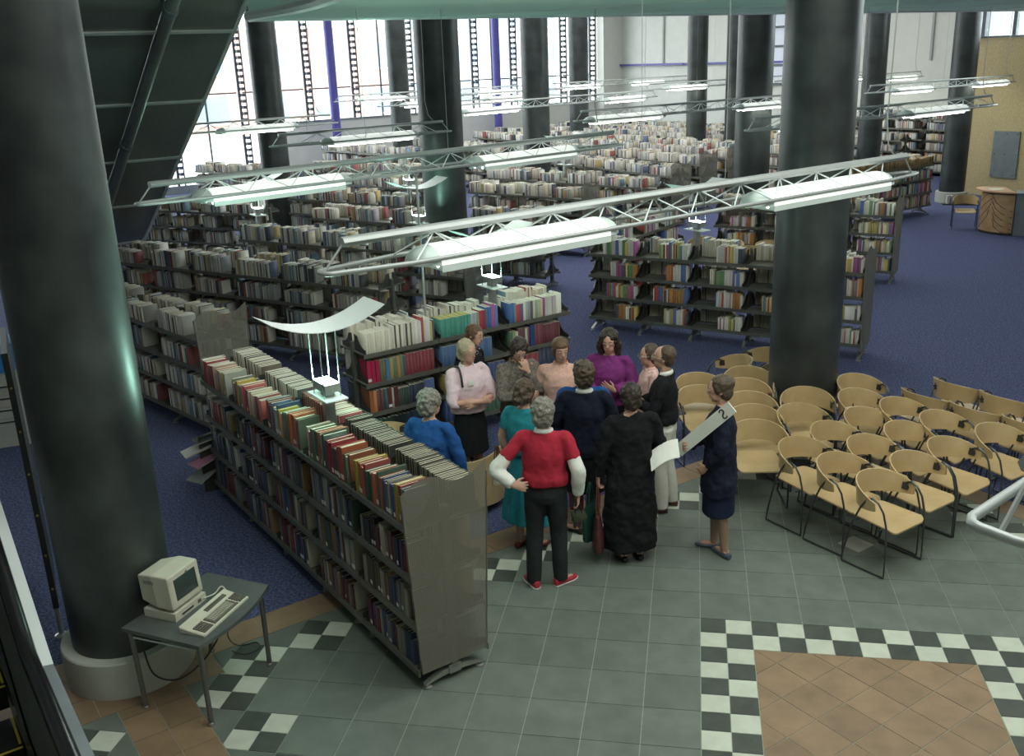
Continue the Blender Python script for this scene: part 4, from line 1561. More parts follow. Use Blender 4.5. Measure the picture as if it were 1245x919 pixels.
CHAIRS = [  # x, y of the middle, facing angle, red tag side, label
    (1.58, 1.13, -45, 1, 'front corner plywood chair standing alone nearest the chequered frame'),
    (1.29, 1.50, -45, 1, 'plywood chair just behind the front corner chair, with a red tag'),
    (.98, 1.86, -47, 0, 'plywood chair with empty tiles before it, third behind the front corner chair'),
    (1.94, 1.59, -45, 0, 'plywood chair beside the front corner chair, one seat toward the truss end'),
    (2.34, 1.98, -45, 0, 'plywood chair half way between the front corner chair and the jutting truss end'),
    (1.62, 1.98, -45, 0, 'plywood chair in the second row, directly behind the front corner neighbours'),
    (1.32, 2.32, -46, 0, 'plywood chair in the third row, in line with the front corner chair'),
    (1.05, 2.82, -60, 0, 'plywood chair in the middle rows, turned slightly to the group'),
    (2.02, 2.38, -45, 0, 'plywood chair in the second row, two seats from the corner column line'),
    (2.42, 2.72, -45, 0, 'plywood chair in the second row, behind the chair near the truss end'),
    (2.86, 2.38, -50, 0, 'plywood chair directly behind the jutting grey truss end'),
    (1.70, 2.76, -45, 0, 'plywood chair in the third row, middle of the block'),
    (2.10, 3.10, -45, 0, 'plywood chair in the third row, before the chairs turned away'),
    (1.72, 3.36, -50, 0, 'plywood chair in the back row, one place off the column'),
    (1.78, 3.88, -55, 0, 'plywood chair touching the column side, farthest of its row'),
    (.56, 2.28, -82, 0, 'plywood chair with its whole seat showing beside the woman with papers'),
    (.55, 2.74, -82, 0, 'plywood chair behind the chair beside the woman with papers'),
    (.53, 3.16, -80, 0, 'plywood chair two places behind the chair beside the papers woman'),
    (.50, 3.62, -84, -1, 'broad backed plywood chair facing out, with a red tag, before the column'),
    (.55, 4.08, -84, 0, 'plywood chair just behind the broad backed red tagged chair'),
    (1.14, 3.36, -84, 1, 'plywood chair facing out in front of the column foot'),
    (1.10, 2.98 + .86, -84, 0, 'plywood chair squeezed against the column foot'),
    (.02, 3.34, -70, 0, 'plywood chair half hidden behind the head of the papers woman'),
    (.00, 3.80, -70, 0, 'plywood chair behind the half hidden one, by the papers woman'),
    (.37, 4.62, -160, 0, 'plywood chair turned sideways on the carpet behind the block'),
    (.72, 4.95, 200, 0, 'plywood chair mostly hidden by the column, on the carpet'),
    # turned away, outer back with the cut-out toward us
    (2.42, 3.62, 38, 0, 'chair turned away with its cut-out back nearest the column'),
    (2.84, 4.02, 38, 0, 'chair turned away at the far carpet corner, cut-out back in full view'),
    (2.83, 3.22, 38, 0, 'chair turned away in the nearer row, partly behind a facing chair'),
    (3.22, 3.60, 38, 0, 'chair turned away on the carpet, cut-out back second along its row'),
    (3.24, 2.84, 38, 0, 'chair turned away in the nearer row, behind the truss end chair'),
    (3.62, 3.18, 38, 0, 'chair turned away at the frame edge, only a sliver showing'),
    # elsewhere
    (6.32, 18.15, -100, 0, 'lone plywood chair beside the curved reception desk'),
    (.60, 12.38, -120, 0, 'plywood chair back peeping over the red spined books, by the crosswise case'),
    (1.36, 12.25, -80, 0, 'second plywood chair back peeping over the red spined books'),
    (.92, 11.72, -100, 0, 'low plywood chair top before the other chair backs above the red spined books'),
    (.08, 12.72, -110, 0, 'plywood chair back above the red spined books, farthest from the column'),
    (-3.05, 2.05, 15, 0, 'plywood chair behind the lamp uplight, beside the encyclopedia bookcase end'),
]
proto = make_chair()
for i, (x, y, a, tg, lab) in enumerate(CHAIRS):
    c = proto if i == 0 else copy_tree(proto)
    c.location = (x, y, .0035)
    c.rotation_euler = (0, 0, math.radians(a - 90))
    c['label'] = lab
    c['group'] = 'plywood tub chairs'
    CHAIRS[i] = (c, tg)
for c, tg in CHAIRS:
    if tg:
        red_tag(c, tg)

# ------------------------------------------------------------------ computer table
ZT_ = .66
tb = thing('computer_table', 'small grey laminate table with round metal legs beside the column', 'table', (0, 0, 0))
ca, cb, cc_, cd_ = Vector((-4.02, -1.665)), Vector((-3.355, -1.815)), Vector((-3.215, -.975)), Vector((-3.775, -.85))
edge2 = [tuple(ca), tuple(cb)]
for k in range(1, 9):
    t_ = k / 9
    p_ = cb.lerp(cc_, t_)
    nrm_ = Vector((1, -.16)).normalized()
    edge2.append(tuple(p_ + nrm_ * .07 * math.sin(PI * t_)))
edge2 += [tuple(cc_), tuple(cd_)]
mb = MB()
mb.prism(edge2, ZT_ - .028, ZT_)
mb.obj('tabletop', MT['laminate'], tb)
LEGS = [((-3.955, -1.66), (-3.935, -1.66)), ((-3.385, -1.765), (-3.37, -1.78)), ((-3.27, -1.015), (-3.25, -1.05)), ((-3.765, -.915), (-3.79, -.93))]
for (a, b) in LEGS:
    mb = MB()
    mb.tube([(*a, ZT_ - .03), (*b, .02)], .019, 10)
    lg = mb.obj('leg', MT['table_leg'], tb, smooth=50)
    mb = MB()
    mb.lathe([(.024, .0015), (.026, .012), (.018, .03)], 10, b)
    mb.obj('leg_tip', MT['chrome'], lg, smooth=40)
mb = MB()
mb.tube([(-3.955, -1.66, ZT_ - .07), (-3.385, -1.765, ZT_ - .07)], .008, 6)
mb.obj('cross_rail', MT['steel'], tb)
mb = MB()
mb.tube([(-3.765, -.915, ZT_ - .07), (-3.27, -1.015, ZT_ - .07)], .008, 6)
mb.obj('cross_rail', MT['steel'], tb)
# terminal: base unit, monitor
ang = math.atan2(-1.24 + 1.52, -3.57 + 3.62)   # direction along the monitor front
comp = thing('computer_terminal', 'beige terminal monitor with a dark screen on a flat base', 'computer', (-3.75, -1.36, ZT_ + .001), math.radians(-12))
mb = MB()
mb.box(-.15, .13, -.17, .16, 0, .062)
bu = mb.obj('base_unit', MT['beige'], comp)
mb = MB()
mb.box(.1301, .134, -.10, .02, .022, .034)
mb.obj('drive_slot', MT['dark'], bu)
mb = MB()
mb.box(.1301, .136, .07, .10, .02, .045)
mb.obj('button', MT['key'], bu)
mb = MB()
mb.lathe([(.09, .0621), (.075, .078)], 20, (-.02, 0))
mb.obj('swivel', MT['beige'], comp, smooth=40)
mb = MB()
f0 = [(.12, -.165, .082), (.12, .155, .082), (.10, .155, .335), (.10, -.165, .335)]
mid = [(-.02, -.165, .082), (-.02, .155, .082), (-.05, .155, .335), (-.05, -.165, .335)]
bk = [(-.19, -.13, .10), (-.19, .12, .10), (-.20, .12, .30), (-.20, -.13, .30)]
mb.loft([bk, mid, f0])
mo = mb.obj('monitor_case', MT['beige'], comp)
bv = mo.modifiers.new('bevel', 'BEVEL')
bv.width, bv.segments = .010, 2
mb = MB()


def fr(y, z, dx=0):
    return (.12 - (z - .082) / .253 * .02 + dx, y, z)


o_ = [fr(-.150, .100, .004), fr(.140, .100, .004), fr(.140, .318, .004), fr(-.150, .318, .004)]
i_ = [fr(-.118, .135, .006), fr(.110, .135, .006), fr(.110, .298, .006), fr(-.118, .298, .006)]
mb.add(o_ + i_, [(0, 1, 5, 4), (1, 2, 6, 5), (2, 3, 7, 6), (3, 0, 4, 7)])
mb.obj('bezel', MT['beige'], mo)
mb = MB()
g = []
for a in range(7):
    for b_ in range(7):
        y = -.117 + .226 * b_ / 6
        z = .136 + .161 * a / 6
        bul = .010 * (1 - (b_ / 3 - 1) ** 2) * (1 - (a / 3 - 1) ** 2)
        g.append(fr(y, z, .0035 + bul))
mb.add(g, [(a * 7 + b_, a * 7 + b_ + 1, (a + 1) * 7 + b_ + 1, (a + 1) * 7 + b_) for a in range(6) for b_ in range(6)])
mb.obj('screen', MT['screen'], mo, smooth=60)
mb = MB()
for k in range(3):
    mb.box(-.12, -.03, -.1662, -.1655, .285 - k * .01, .289 - k * .01)
v_ = mb.obj('vent_slots', MT['key'], mo)
v_['kind'] = 'stuff'
mb = MB()
mb.box(.1135, .116, .005, .025, .306, .314)
mb.obj('badge', MT['dark'], mo)
# keyboard
kb = thing('keyboard', 'long beige keyboard lying in front of the monitor', 'keyboard', (-3.425, -1.425, ZT_ + .001), math.radians(-9))
mb = MB()
rings = []
for y in (-.27, -.262, .262, .27):
    e = .006 if abs(y) > .265 else 0
    rings.append([(.105 - e, y, .001), (.105 - e, y, .016 - e), (-.02, y, .030 - e), (-.105 + e, y, .046 - e), (-.105 + e, y, .001)])
mb.loft(rings)
mb.obj('case', MT['beige'], kb)
rk = random.Random(5)


def key_at(x, y, wx, wy, m):
    mb = MB()
    z = .0165 + (.105 - x) * .112
    mb.box(x - wx / 2, x + wx / 2, y - wy / 2, y + wy / 2, z - .004, z + .009)
    mb.obj('key', m, kb)


for r_ in range(5):
    x = .082 - r_ * .0205
    y = -.245
    while y < .25:
        blk = -.245 + .09 > y or y > .165
        wy = .0185
        if r_ == 0 and -.07 < y < .05:
            wy = .11
        if not (-.155 < y < -.14 or .145 < y < .162):
            key_at(x, y + wy / 2, .0165, wy - .002, MT['key'] if blk or r_ in (0,) or abs(y) > .125 else MT['keyl'])
        y += wy + .0015
for j in range(12):
    for r_ in (0, 1):
        key_at(-.048 - r_ * .019, -.02 + j * .0195, .015, .016, MT['key'])
# cables
mb = MB()
pts = [(-3.95, -1.55, .62), (-3.93, -1.58, .42), (-3.86, -1.60, .24), (-3.72, -1.52, .17), (-3.58, -1.36, .26), (-3.50, -1.22, .44), (-3.56, -1.05, .60), (-3.62, -1.0, .64)]


def smooth_pts(pts, n=6):
    P_ = [Vector(p) for p in pts]
    out = []
    for i in range(len(P_) - 1):
        p0, p1, p2, p3 = P_[max(i - 1, 0)], P_[i], P_[i + 1], P_[min(i + 2, len(P_) - 1)]
        for k in range(n):
            t = k / n
            out.append(.5 * ((2 * p1) + (p2 - p0) * t + (2 * p0 - 5 * p1 + 4 * p2 - p3) * t * t + (3 * p1 - p0 - 3 * p2 + p3) * t ** 3))
    out.append(P_[-1])
    return out


mb.tube(smooth_pts(pts), .007, 6)
tag(mb.obj('power_cable', MT['cable'], smooth=60), 'black cable looping down under the computer table', 'cable')
mb = MB()
mb.tube(smooth_pts([(-3.60, -.95, .63), (-3.58, -.92, .40), (-3.66, -.88, .12), (-3.60, -.84, .012), (-3.48, -.78, .012), (-3.42, -.86, .012), (-3.50, -.95, .012), (-3.62, -.92, .012)]), .004, 5)
tag(mb.obj('thin_cable', MT['cable'], smooth=60), 'thin cable coiled on the terracotta tiles under the table', 'cable')
mb = MB()
mb.tube(smooth_pts([(-3.60, -1.27, ZT_ + .03), (-3.55, -1.18, ZT_ + .02), (-3.52, -1.12, ZT_ + .05), (-3.47, -1.14, ZT_ + .02), (-3.45, -1.17, ZT_ + .012)]), .005, 5)
tag(mb.obj('keyboard_cable', MT['beige'], smooth=60), 'short beige cable joining the keyboard to the monitor base', 'cable')

# ------------------------------------------------------------------ board behind the near column, cabinet
t = thing('display_board', 'tall dark board seen edge-on behind the near column, on a thin foot', 'board', (-5.12, -.89, 0), math.atan2(.80, -.60))
mb = MB()
mb.box(0, .9, -.022, .022, .27, 2.42)
bd = mb.obj('board', MT['dark'], t)
for z in (.45, .75, 1.1, 1.45, 1.8, 2.15):
    mb = MB()
    mb.ell((-.006, 0, z), .010, .010, .010, 8, 5)
    mb.obj('pin', MT['brass'], bd)
mb = MB()
mb.tube([(.03, 0, .26), (.03, 0, .01)], .02, 8)
mb.lathe([(.055, .0025), (.055, .012), (.02, .03)], 14, (.03, 0))
mb.obj('foot_post', MT['steel'], t, smooth=40)
t = thing('cabinet', 'grey cabinet with four slotted drawers behind the dark board', 'cabinet', U(-8.35, -3.75), math.radians(-60))
mb = MB()
mb.box(-.35, .35, -.28, .28, .003, .92)
mb.obj('body', MT['cabinet'], t)
for k in range(4):
    mb = MB()
    mb.box(.3501, .365, -.25, .25, .22 + .15 * k, .34 + .15 * k)
    d_ = mb.obj('drawer', MT['cabinet'], t)
    mb = MB()
    mb.box(.3651, .375, -.18, .18, .32 + .15 * k, .335 + .15 * k)
    mb.obj('handle', MT['dark'], d_)
t = thing('crate', 'blue plastic crate standing on the grey slotted cabinet', 'crate', U(-8.35, -3.75, .921), math.radians(-60))
mb = MB()
mb.box(-.25, .25, -.2, .2, 0, .02)
for a in ((-.25, -.235, -.2, .2), (.235, .25, -.2, .2), (-.235, .235, -.2, -.185), (-.235, .235, .185, .2)):
    mb.box(*a, .02, .34)
mb.obj('body', MT['blue_box'], t)
mb = MB()
mb.box(-.27, .27, -.22, .22, .341, .36)
mb.obj('lid', MT['blue_box'], t)

# ------------------------------------------------------------------ curved plywood book bin in the group
t = thing('plywood_bin', 'low curved plywood bin with a wavy top edge beside the group', 'bin', (-2.25, 1.78, 0), math.radians(20))
mb = MB()
vs, fs = [], []
N = 20
for k in range(N + 1):
    a = math.radians(180 + 180 * k / N)
    f = k / N
    zt = .65 - .07 * math.sin(PI * min(1, f * 1.25)) + .03 * f
    for r_ in (.36, .375):
        for z in (.10, zt):
            vs.append((r_ * math.cos(a), .25 + r_ * .95 * math.sin(a) * 1.2, z))
for k in range(N):
    o, q = 4 * k, 4 * k + 4
    fs += [(o, o + 1, q + 1, q), (o + 2, q + 2, q + 3, o + 3), (o + 1, o + 3, q + 3, q + 1), (o, q, q + 2, o + 2)]
fs += [(0, 2, 3, 1), (4 * N, 4 * N + 1, 4 * N + 3, 4 * N + 2)]
mb.add(vs, fs)
mb.obj('curved_panel', MT['ply'], t, smooth=35)
mb = MB()
mb.prism([(.35 * math.cos(math.radians(180 + 180 * k / 12)), .25 + .40 * math.sin(math.radians(180 + 180 * k / 12))) for k in range(13)], .11, .125)
mb.obj('bottom', MT['ply'], t)
for x, y in ((-.18, .18), (.18, .18), (0, -.05)):
    mb = MB()
    mb.tube([(x - .012, y, .035), (x + .012, y, .035)], .032, 12)
    mb.box(x - .02, x + .02, y - .01, y + .01, .05, .109)
    mb.obj('castor', MT['dark'], t)

# ------------------------------------------------------------------ reception desk
dk = thing('reception_desk', 'curved reception desk with inlaid wood veneer front by the tan wall', 'desk', (7.32, 17.86, 0))
RD = .76
mb = MB()
a0_, a1_ = math.radians(185), math.radians(255)
N = 16


def dp_(a, r):
    return (r * math.cos(a), r * math.sin(a))


outer = [dp_(a0_ + (a1_ - a0_) * k / N, RD) for k in range(N + 1)]
inner = [dp_(a0_ + (a1_ - a0_) * k / N, RD - .04) for k in range(N, -1, -1)]
mb.prism(outer + inner, .06, .93)
mb.obj('curved_front', MT['desk_ply'], dk, smooth=35)
mb = MB()
mb.prism([dp_(a0_ + (a1_ - a0_) * k / N, RD - .015) for k in range(N + 1)] + inner, .003, .0599)
mb.obj('plinth_band', MT['dark'], dk)
mb = MB()
mb.prism([dp_(a0_ - .25 + (a1_ - a0_ + .25) * k / N, RD + .10) for k in range(N + 1)] + [(-.2, .15), (-.65, .3)], .975, 1.01)
mb.obj('desk_top', MT['desk_top'], dk)
mb = MB()
mb.prism([dp_(a0_ + (a1_ - a0_) * k / N, RD - .02) for k in range(N + 1)] + inner, .9301, .9745)
mb.obj('shadow_gap', MT['dark'], dk)
mb = MB()
def arc_line(pts):
    mb.tube([Vector((*dp_(a0_ + (a1_ - a0_) * s_, RD + .001), z)) for s_, z in pts], .008, 5)
for k in range(4):
    arc_line([(0.03 + .0 * k, .12 + .2 * k), (.18, .26 + .2 * k), (.33, .42 + .17 * k), (min(.50, .36 + .05 * k), min(.92, .56 + .14 * k))])
for k in range(5):
    z0 = .92 - .14 * k
    arc_line([(.42 + .02 * k, z0), (.55, max(.09, z0 - .17)), (.72, max(.08, z0 - .28)), (.97, max(.07, z0 - .37))])
o_ = mb.obj('inlay_lines', MT['dark'], dk)
o_['kind'] = 'stuff'
mb = MB()
e1 = Vector((*dp_(a1_, RD - .01), 0))
mb.box(0, 1.6, 0, .04, .01, .96, 0, Matrix.Translation(e1) @ Matrix.Rotation(math.radians(-15), 4, 'Z'))
mb.obj('grey_front', MT['slate_panel'], dk)
mb = MB()
mb.box(-.012, .012, -.02, .03, .01, .97, 0, Matrix.Translation(e1) @ Matrix.Rotation(math.radians(-15), 4, 'Z'))
mb.obj('corner_strip', MT['dark'], dk)
mb = MB()
mb.box(0, 1.6, -.05, .5, .9605, .99, 0, Matrix.Translation(e1) @ Matrix.Rotation(math.radians(-15), 4, 'Z'))
mb.obj('side_top', MT['slate_panel'], dk)
mb = MB()
mb.box(-.15, .15, -.11, .11, 0, .006)
o_ = mb.obj('paper_sheet', MT['paper'])
o_.location = (6.82, 17.62, 1.0115)
o_.rotation_euler = (0, 0, .3)
tag(o_, 'white paper sheet lying on the reception desk top', 'paper')
t = thing('floor_tray', 'low dark tray of small books on the carpet by the white plinth', 'tray', (7.15, 22.02, 0.0025), -.1)
mb = MB()
mb.box(-.45, .45, -.12, .12, 0, .03)
mb.obj('tray', MT['dark'], t)
for k, (x, c_) in enumerate(((-.32, (.5, .5, .45)), (-.22, (.3, .3, .28)), (-.10, (.5, .06, .05)), (.05, (.05, .07, .1)), (.18, (.08, .1, .12)), (.33, (.6, .5, .05)))):
    b = link('book', COV, None, (7.15 + x, 21.93 - .1 * x, .034))
    b.scale = (.06, .14, .22)
    b.color = (*c_, 1)
    tag(b, ('pale', 'grey', 'red', 'black', 'dark grey', 'yellow')[k] + ' book standing in the floor tray by the white plinth', 'book', 'books in the floor tray')
    link('page_block', PGM, b)

# ------------------------------------------------------------------ people
TEX = bpy.data.textures.new('cloth_wrinkle', 'CLOUDS')
TEX.noise_scale = .085
TEX2 = bpy.data.textures.new('hair_lumps', 'CLOUDS')
TEX2.noise_scale = .035
SKIN = mat('skin', (0.52, 0.295, 0.205), 0.55, col2=(0.58, 0.345, 0.250), scale=9)
SKINR = mat('skin_rosy', (0.56, 0.30, 0.215), 0.55, col2=(0.62, 0.35, 0.26), scale=9)
TIGHTS = mat('tan_tights', (0.30, 0.19, 0.13), 0.5, var=.05)
DTIGHTS = mat('dark_tights', (0.085, 0.055, 0.050), 0.5, var=.08)
EYE_W = mat('eye_white', (0.62, 0.60, 0.56), 0.3, var=.02)
EYE_D = mat('eye_iris', (0.03, 0.025, 0.02), 0.3, var=.1)
LIP = mat('lips', (0.42, 0.15, 0.13), 0.5, var=.05)
GLS = mat('spectacle_wire', (0.45, 0.40, 0.32), 0.3, metal=.6, var=.05)


def cloth(name, col, var=.10, scale=30, col2=None, rough=.85, sharp=None, detail=4):
    return mat(name, col, rough, var=var, scale=scale, col2=col2, bump=.25, bscale=180, spec=.2, sharp=sharp, detail=detail)


V = Vector


def catmull(pts, n):
    return smooth_pts(pts, n)


def limb(mb, pts, radii, n=10, sub=4, squash=None):
    P_ = smooth_pts(pts, sub)
    m = len(pts) - 1
    rr = []
    for i in range(len(P_)):
        t = i / sub
        k = min(int(t), m - 1)
        f = t - k
        rr.append(radii[k] * (1 - f) + radii[k + 1] * f)
    mb.tube(P_, rr, n)


def ering(c, rx, ry, n=20, M=None, fold=0, nf=9, ph=0.0):
    out = []
    for j in range(n):
        a = 2 * PI * j / n
        k = 1 + fold * math.sin(nf * a + ph)
        p = V((rx * k * math.cos(a), ry * k * math.sin(a), 0))
        if M is not None:
            p = M @ p
        out.append(V(c) + p)
    return out


def hand(mb, wrist, d, nrm, side, curl=.5, s=1.0, thumb_out=.7):
    """d: pointing direction, nrm: palm normal (the way the palm faces), side: unit toward the thumb"""
    d = V(d).normalized()
    nrm = V(nrm)
    nrm = (nrm - d * nrm.dot(d)).normalized()
    sd = d.cross(nrm).normalized()
    if sd.dot(V(side)) < 0:
        sd = -sd
    w = V(wrist)
    # palm
    rings = []
    for t, hw, ht in ((-.015, .024, .019), (.02, .032, .017), (.055, .041, .015), (.085, .043, .013), (.095, .040, .010)):
        c = w + d * t * s
        rings.append([c + sd * hw * s * math.cos(2 * PI * j / 10) + nrm * ht * s * math.sin(2 * PI * j / 10) for j in range(10)])
    mb.loft(rings)
    for i, (off, ln, fan) in enumerate(((.034, .070, .14), (.0115, .080, .04), (-.0115, .074, -.05), (-.034, .058, -.15))):
        b = w + d * .082 * s + sd * off * s
        dirv = (d + sd * fan).normalized()
        pts = [b - dirv * .02 * s]
        a = 0.0
        p = b
        pts.append(p)
        for seg, frac in enumerate((.45, .32, .23)):
            a += curl * (.75, .95, .6)[seg]
            dv = dirv * math.cos(a) + nrm * math.sin(a)
            p = p + dv * ln * frac * s
            pts.append(p)
        mb.tube(pts, [.0095 * s, .0095 * s, .009 * s, .0085 * s, .007 * s], 7)
    b = w + d * .022 * s + sd * .026 * s
    t1 = (d * .55 + sd * thumb_out + nrm * .25).normalized()
    t2 = (d * .85 + sd * (thumb_out - .45) + nrm * (.25 + curl * .4)).normalized()
    mb.tube([b - t1 * .015 * s, b + t1 * .038 * s, b + t1 * .038 * s + t2 * .03 * s, b + t1 * .038 * s + t2 * .052 * s], [.014 * s, .0115 * s, .010 * s, .008 * s], 7)


def remesh(o, vox, smooth=4, disp=0.0, tex=None, mid=.5):
    r = o.modifiers.new('remesh', 'REMESH')
    r.mode = 'VOXEL'
    r.voxel_size = vox
    r.use_smooth_shade = True
    if disp:
        d_ = o.modifiers.new('wrinkle', 'DISPLACE')
        d_.texture = tex or TEX
        d_.strength = disp
        d_.mid_level = mid
        d_.texture_coords = 'LOCAL'
    if smooth:
        m_ = o.modifiers.new('smooth', 'SMOOTH')
        m_.factor = .5
        m_.iterations = smooth
    return o


HAIR_N = [0]


def person(label, pos, theta, H, spec):
    s = H / 1.695
    t = thing('person', label, 'person', (pos[0], pos[1], .003), math.radians(theta - 90), 'people standing in the group')
    sp = spec
    hz = .92
    hip_y = sp.get('hip_y', 0)
    lean = sp.get('lean', 0.0)       # radians forward
    leanx = sp.get('leanx', 0.0)

    def D(p):
        p = V(p) * s
        if (lean or leanx) and p.z > .95 * s:
            k = min(1, (p.z - .95 * s) / (.3 * s))
            q = p - V((0, 0, .95 * s))
            q = Matrix.Rotation(-lean * k, 3, 'X') @ q
            q = Matrix.Rotation(leanx * k, 3, 'Y') @ q
            p = q + V((0, 0, .95 * s))
        return p

    def fin(mb, name, m, parent=t):
        mb.v = [tuple(D(p)) for p in mb.v]
        return mb.obj(name, m, parent, smooth=60)
    hw = sp.get('width', 1.0)
    sh = .172 * hw
    SHL, SHR = V((-sh, -.01, 1.362)), V((sh, -.01, 1.362))
    arms = {}
    for sd, S_ in (('L', SHL), ('R', SHR)):
        x = -1 if sd == 'L' else 1
        a = sp.get('arm' + sd, {})
        el = V(a.get('el', (x * .235, -.04, 1.10)))
        wr = V(a.get('wr', (x * .235, .03, .86)))
        hd = V(a.get('hd', tuple((wr - el).normalized())))
        arms[sd] = (S_, el, wr, hd, V(a.get('pn', (-x, .0, 0))), V(a.get('side', (0, 1, 0))), a.get('curl', .35), a)
    fl = sp.get('feet', ((-.09, .0, 0), (.09, .0, 0)))   # x, y, outward angle
    legs = []
    for i, (fx, fy, fa) in enumerate(fl):
        x = -1 if i == 0 else 1
        hp = V((x * .085, hip_y, .90))
        ank = V((fx, fy - .02, .085))
        kn = (hp + ank) * .5 + V((0, .03, .01))
        legs.append((hp, kn, ank, fa))
    # ---- body: one continuous surface
    mb = MB()
    mb.loft([ering((0, hip_y, .84), .13, .085), ering((0, hip_y, .92), .14, .095), ering((0, .0, 1.05), .115, .085), ering((0, .0, 1.2), .125, .09), ering((0, -.005, 1.33), .145, .085), ering((0, -.01, 1.40), .11, .06), ering((0, -.01, 1.44), .06, .05)])
    for sd in 'LR':
        S_, el, wr, hd, pn, side, curl, a = arms[sd]
        x = -1 if sd == 'L' else 1
        limb(mb, [S_ * .7 + V((0, 0, 1.385)) * .3 - V((0, 0, .0)), S_, (S_ + el) / 2, el, (el * .45 + wr * .55), wr], [.045, .047, .042, .037, .034, .024])
        hand(mb, wr, hd, pn, side, curl, .97, a.get('th', .7))
    for hp, kn, ank, fa in legs:
        limb(mb, [hp, (hp + kn) / 2, kn, kn * .55 + ank * .45 + V((0, -.015, 0)), ank * .85 + kn * .15, ank], [.082, .072, .052, .052, .034, .032])
        f = V((math.sin(fa), math.cos(fa), 0))
        mb.tube([ank + V((0, 0, -.02)) - f * .03, ank - V((0, 0, .045)) + f * .04, ank - V((0, 0, .06)) + f * .13], [.032, .030, .022], 8)
    limb(mb, [(0, -.012, 1.38), (0, -.008, 1.45), (0, .012, 1.53)], [.058, .05, .052])
    hy, hp_, hr_ = sp.get('head', (0, 0, 0))
    HM = Matrix.Rotation(hy, 3, 'Z') @ Matrix.Rotation(-hp_, 3, 'X') @ Matrix.Rotation(hr_, 3, 'Y')
    HB = V((0, .004, 1.466))

    def h(x, y, z):
        return HB + HM @ V((x, y, z))
    mb.ell(h(0, .005, .125), .074, .094, .100, 16, 12, HM)
    mb.ell(h(0, .035, .065), .056, .060, .068, 14, 10, HM)        # jaw and cheeks
    mb.ell(h(0, .062, .020), .028, .026, .020, 10, 6, HM)         # chin
    mb.loft([[h(-.008, .088, .128), h(.008, .088, .128), h(.006, .098, .126), h(-.006, .098, .126)], [h(-.012, .086, .10), h(.012, .086, .10), h(.008, .108, .100), h(-.008, .108, .100)], [h(-.017, .084, .082), h(.017, .084, .082), h(.009, .118, .083), h(-.009, .118, .083)], [h(-.012, .084, .074), h(.012, .084, .074), h(.006, .104, .074), h(-.006, .104, .074)]])
    mb.ell(h(0, .083, .142), .048, .014, .010, 10, 6, HM)         # brow
    for x in (-1, 1):
        mb.ell(h(x * .074, -.004, .105), .010, .020, .030, 8, 6, HM)
    body = fin(mb, 'body', sp.get('skin', SKIN))
    remesh(body, .0068 * s, 2)
    # eyes, brows, mouth
    for x in (-1, 1):
        mb = MB()
        mb.ell(h(x * .030, .0885, .121), .0125, .010, .0075, 8, 6, HM)
        fin(mb, 'eye', EYE_W)
        mb = MB()
        mb.ell(h(x * .030, .0975, .121), .0055, .004, .0055, 8, 5, HM)
        fin(mb, 'iris', EYE_D)
        mb = MB()
        mb.tube([h(x * .014, .098, .140), h(x * .032, .099, .1455), h(x * .048, .088, .139)], [.003, .0042, .002], 6)
        fin(mb, 'eyebrow', sp['hairm'])
    mb = MB()
    mb.ell(h(0, .091, .049), .021, .008, .0065, 10, 6, HM)
    fin(mb, 'mouth', LIP)
    # ---- hair
    st = sp.get('hair', 'short')
    mb = MB()
    hs = sp.get('hsize', 1.0)
    if st != 'receding':
        mb.ell(h(0, -.020, .152), .094 * hs, .103 * hs, .098 * hs, 18, 12, HM)
        mb.ell(h(0, -.045, .090), .087 * hs, .075 * hs, .090 * hs, 16, 10, HM)
        for x in (-1, 1):
            mb.ell(h(x * .062, .010, .130), .026 * hs, .045, .055, 10, 8, HM)
    if st == 'receding':
        mb.ell(h(0, -.030, .150), .083, .088, .086, 18, 12, HM)
        mb.ell(h(0, -.045, .095), .076, .060, .075, 16, 10, HM)
        for x in (-1, 1):
            mb.ell(h(x * .062, -.012, .125), .022, .036, .050, 10, 8, HM)
    if st == 'fringe':
        mb.ell(h(0, .070, .176), .058, .028, .026, 12, 8, HM)
    if st == 'long':
        for x in (-1, 1):
            limb(mb, [h(x * .055, .02, .19), h(x * .082, .01, .12), h(x * .092, -.005, .04), h(x * .088, .0, -.035)], [.035, .040, .042, .026])
        limb(mb, [h(0, -.06, .16), h(0, -.088, .08), h(0, -.09, .0), h(0, -.085, -.045)], [.07, .07, .07, .045])
    if st == 'bob':
        limb(mb, [h(0, -.05, .14), h(0, -.07, .06), h(0, -.065, .015)], [.075, .072, .055])
        for x in (-1, 1):
            limb(mb, [h(x * .06, -.01, .15), h(x * .076, -.012, .08), h(x * .07, -.02, .03)], [.03, .033, .02])
    if st == 'updo':
        mb.ell(h(0, -.085, .16), .058, .050, .060, 12, 8, HM)
    ho = fin(mb, 'hair', sp['hairm'])
    remesh(ho, .0085 * s, 1, sp.get('hdisp', .03) * 1.3, TEX2, .5)
    if sp.get('clip'):
        mb = MB()
        mb.ell(h(0.0, -.112, .13), .030, .012, .016, 10, 6, HM)
        fin(mb, 'hair_clip', MT['chrome'])
    if sp.get('glasses'):
        mb = MB()
        for x in (-1, 1):
            mb.tube([h(x * .032 + .021 * math.cos(a), .113 - .02 * abs(x * .032 + .021 * math.cos(a)) * 6 * .1, .118 + .018 * math.sin(a)) for a in [2 * PI * k / 12 for k in range(12)]], .0022, 5, closed=True)
            mb.tube([h(x * .053, .108, .122), h(x * .078, .06, .124), h(x * .080, .0, .118)], .002, 5)
        mb.tube([h(-.011, .113, .122), h(0, .116, .126), h(.011, .113, .122)], .002, 5)
        fin(mb, 'glasses', GLS)
    # ---- trousers or skirt
    bt = sp['bottom']
    mb = MB()
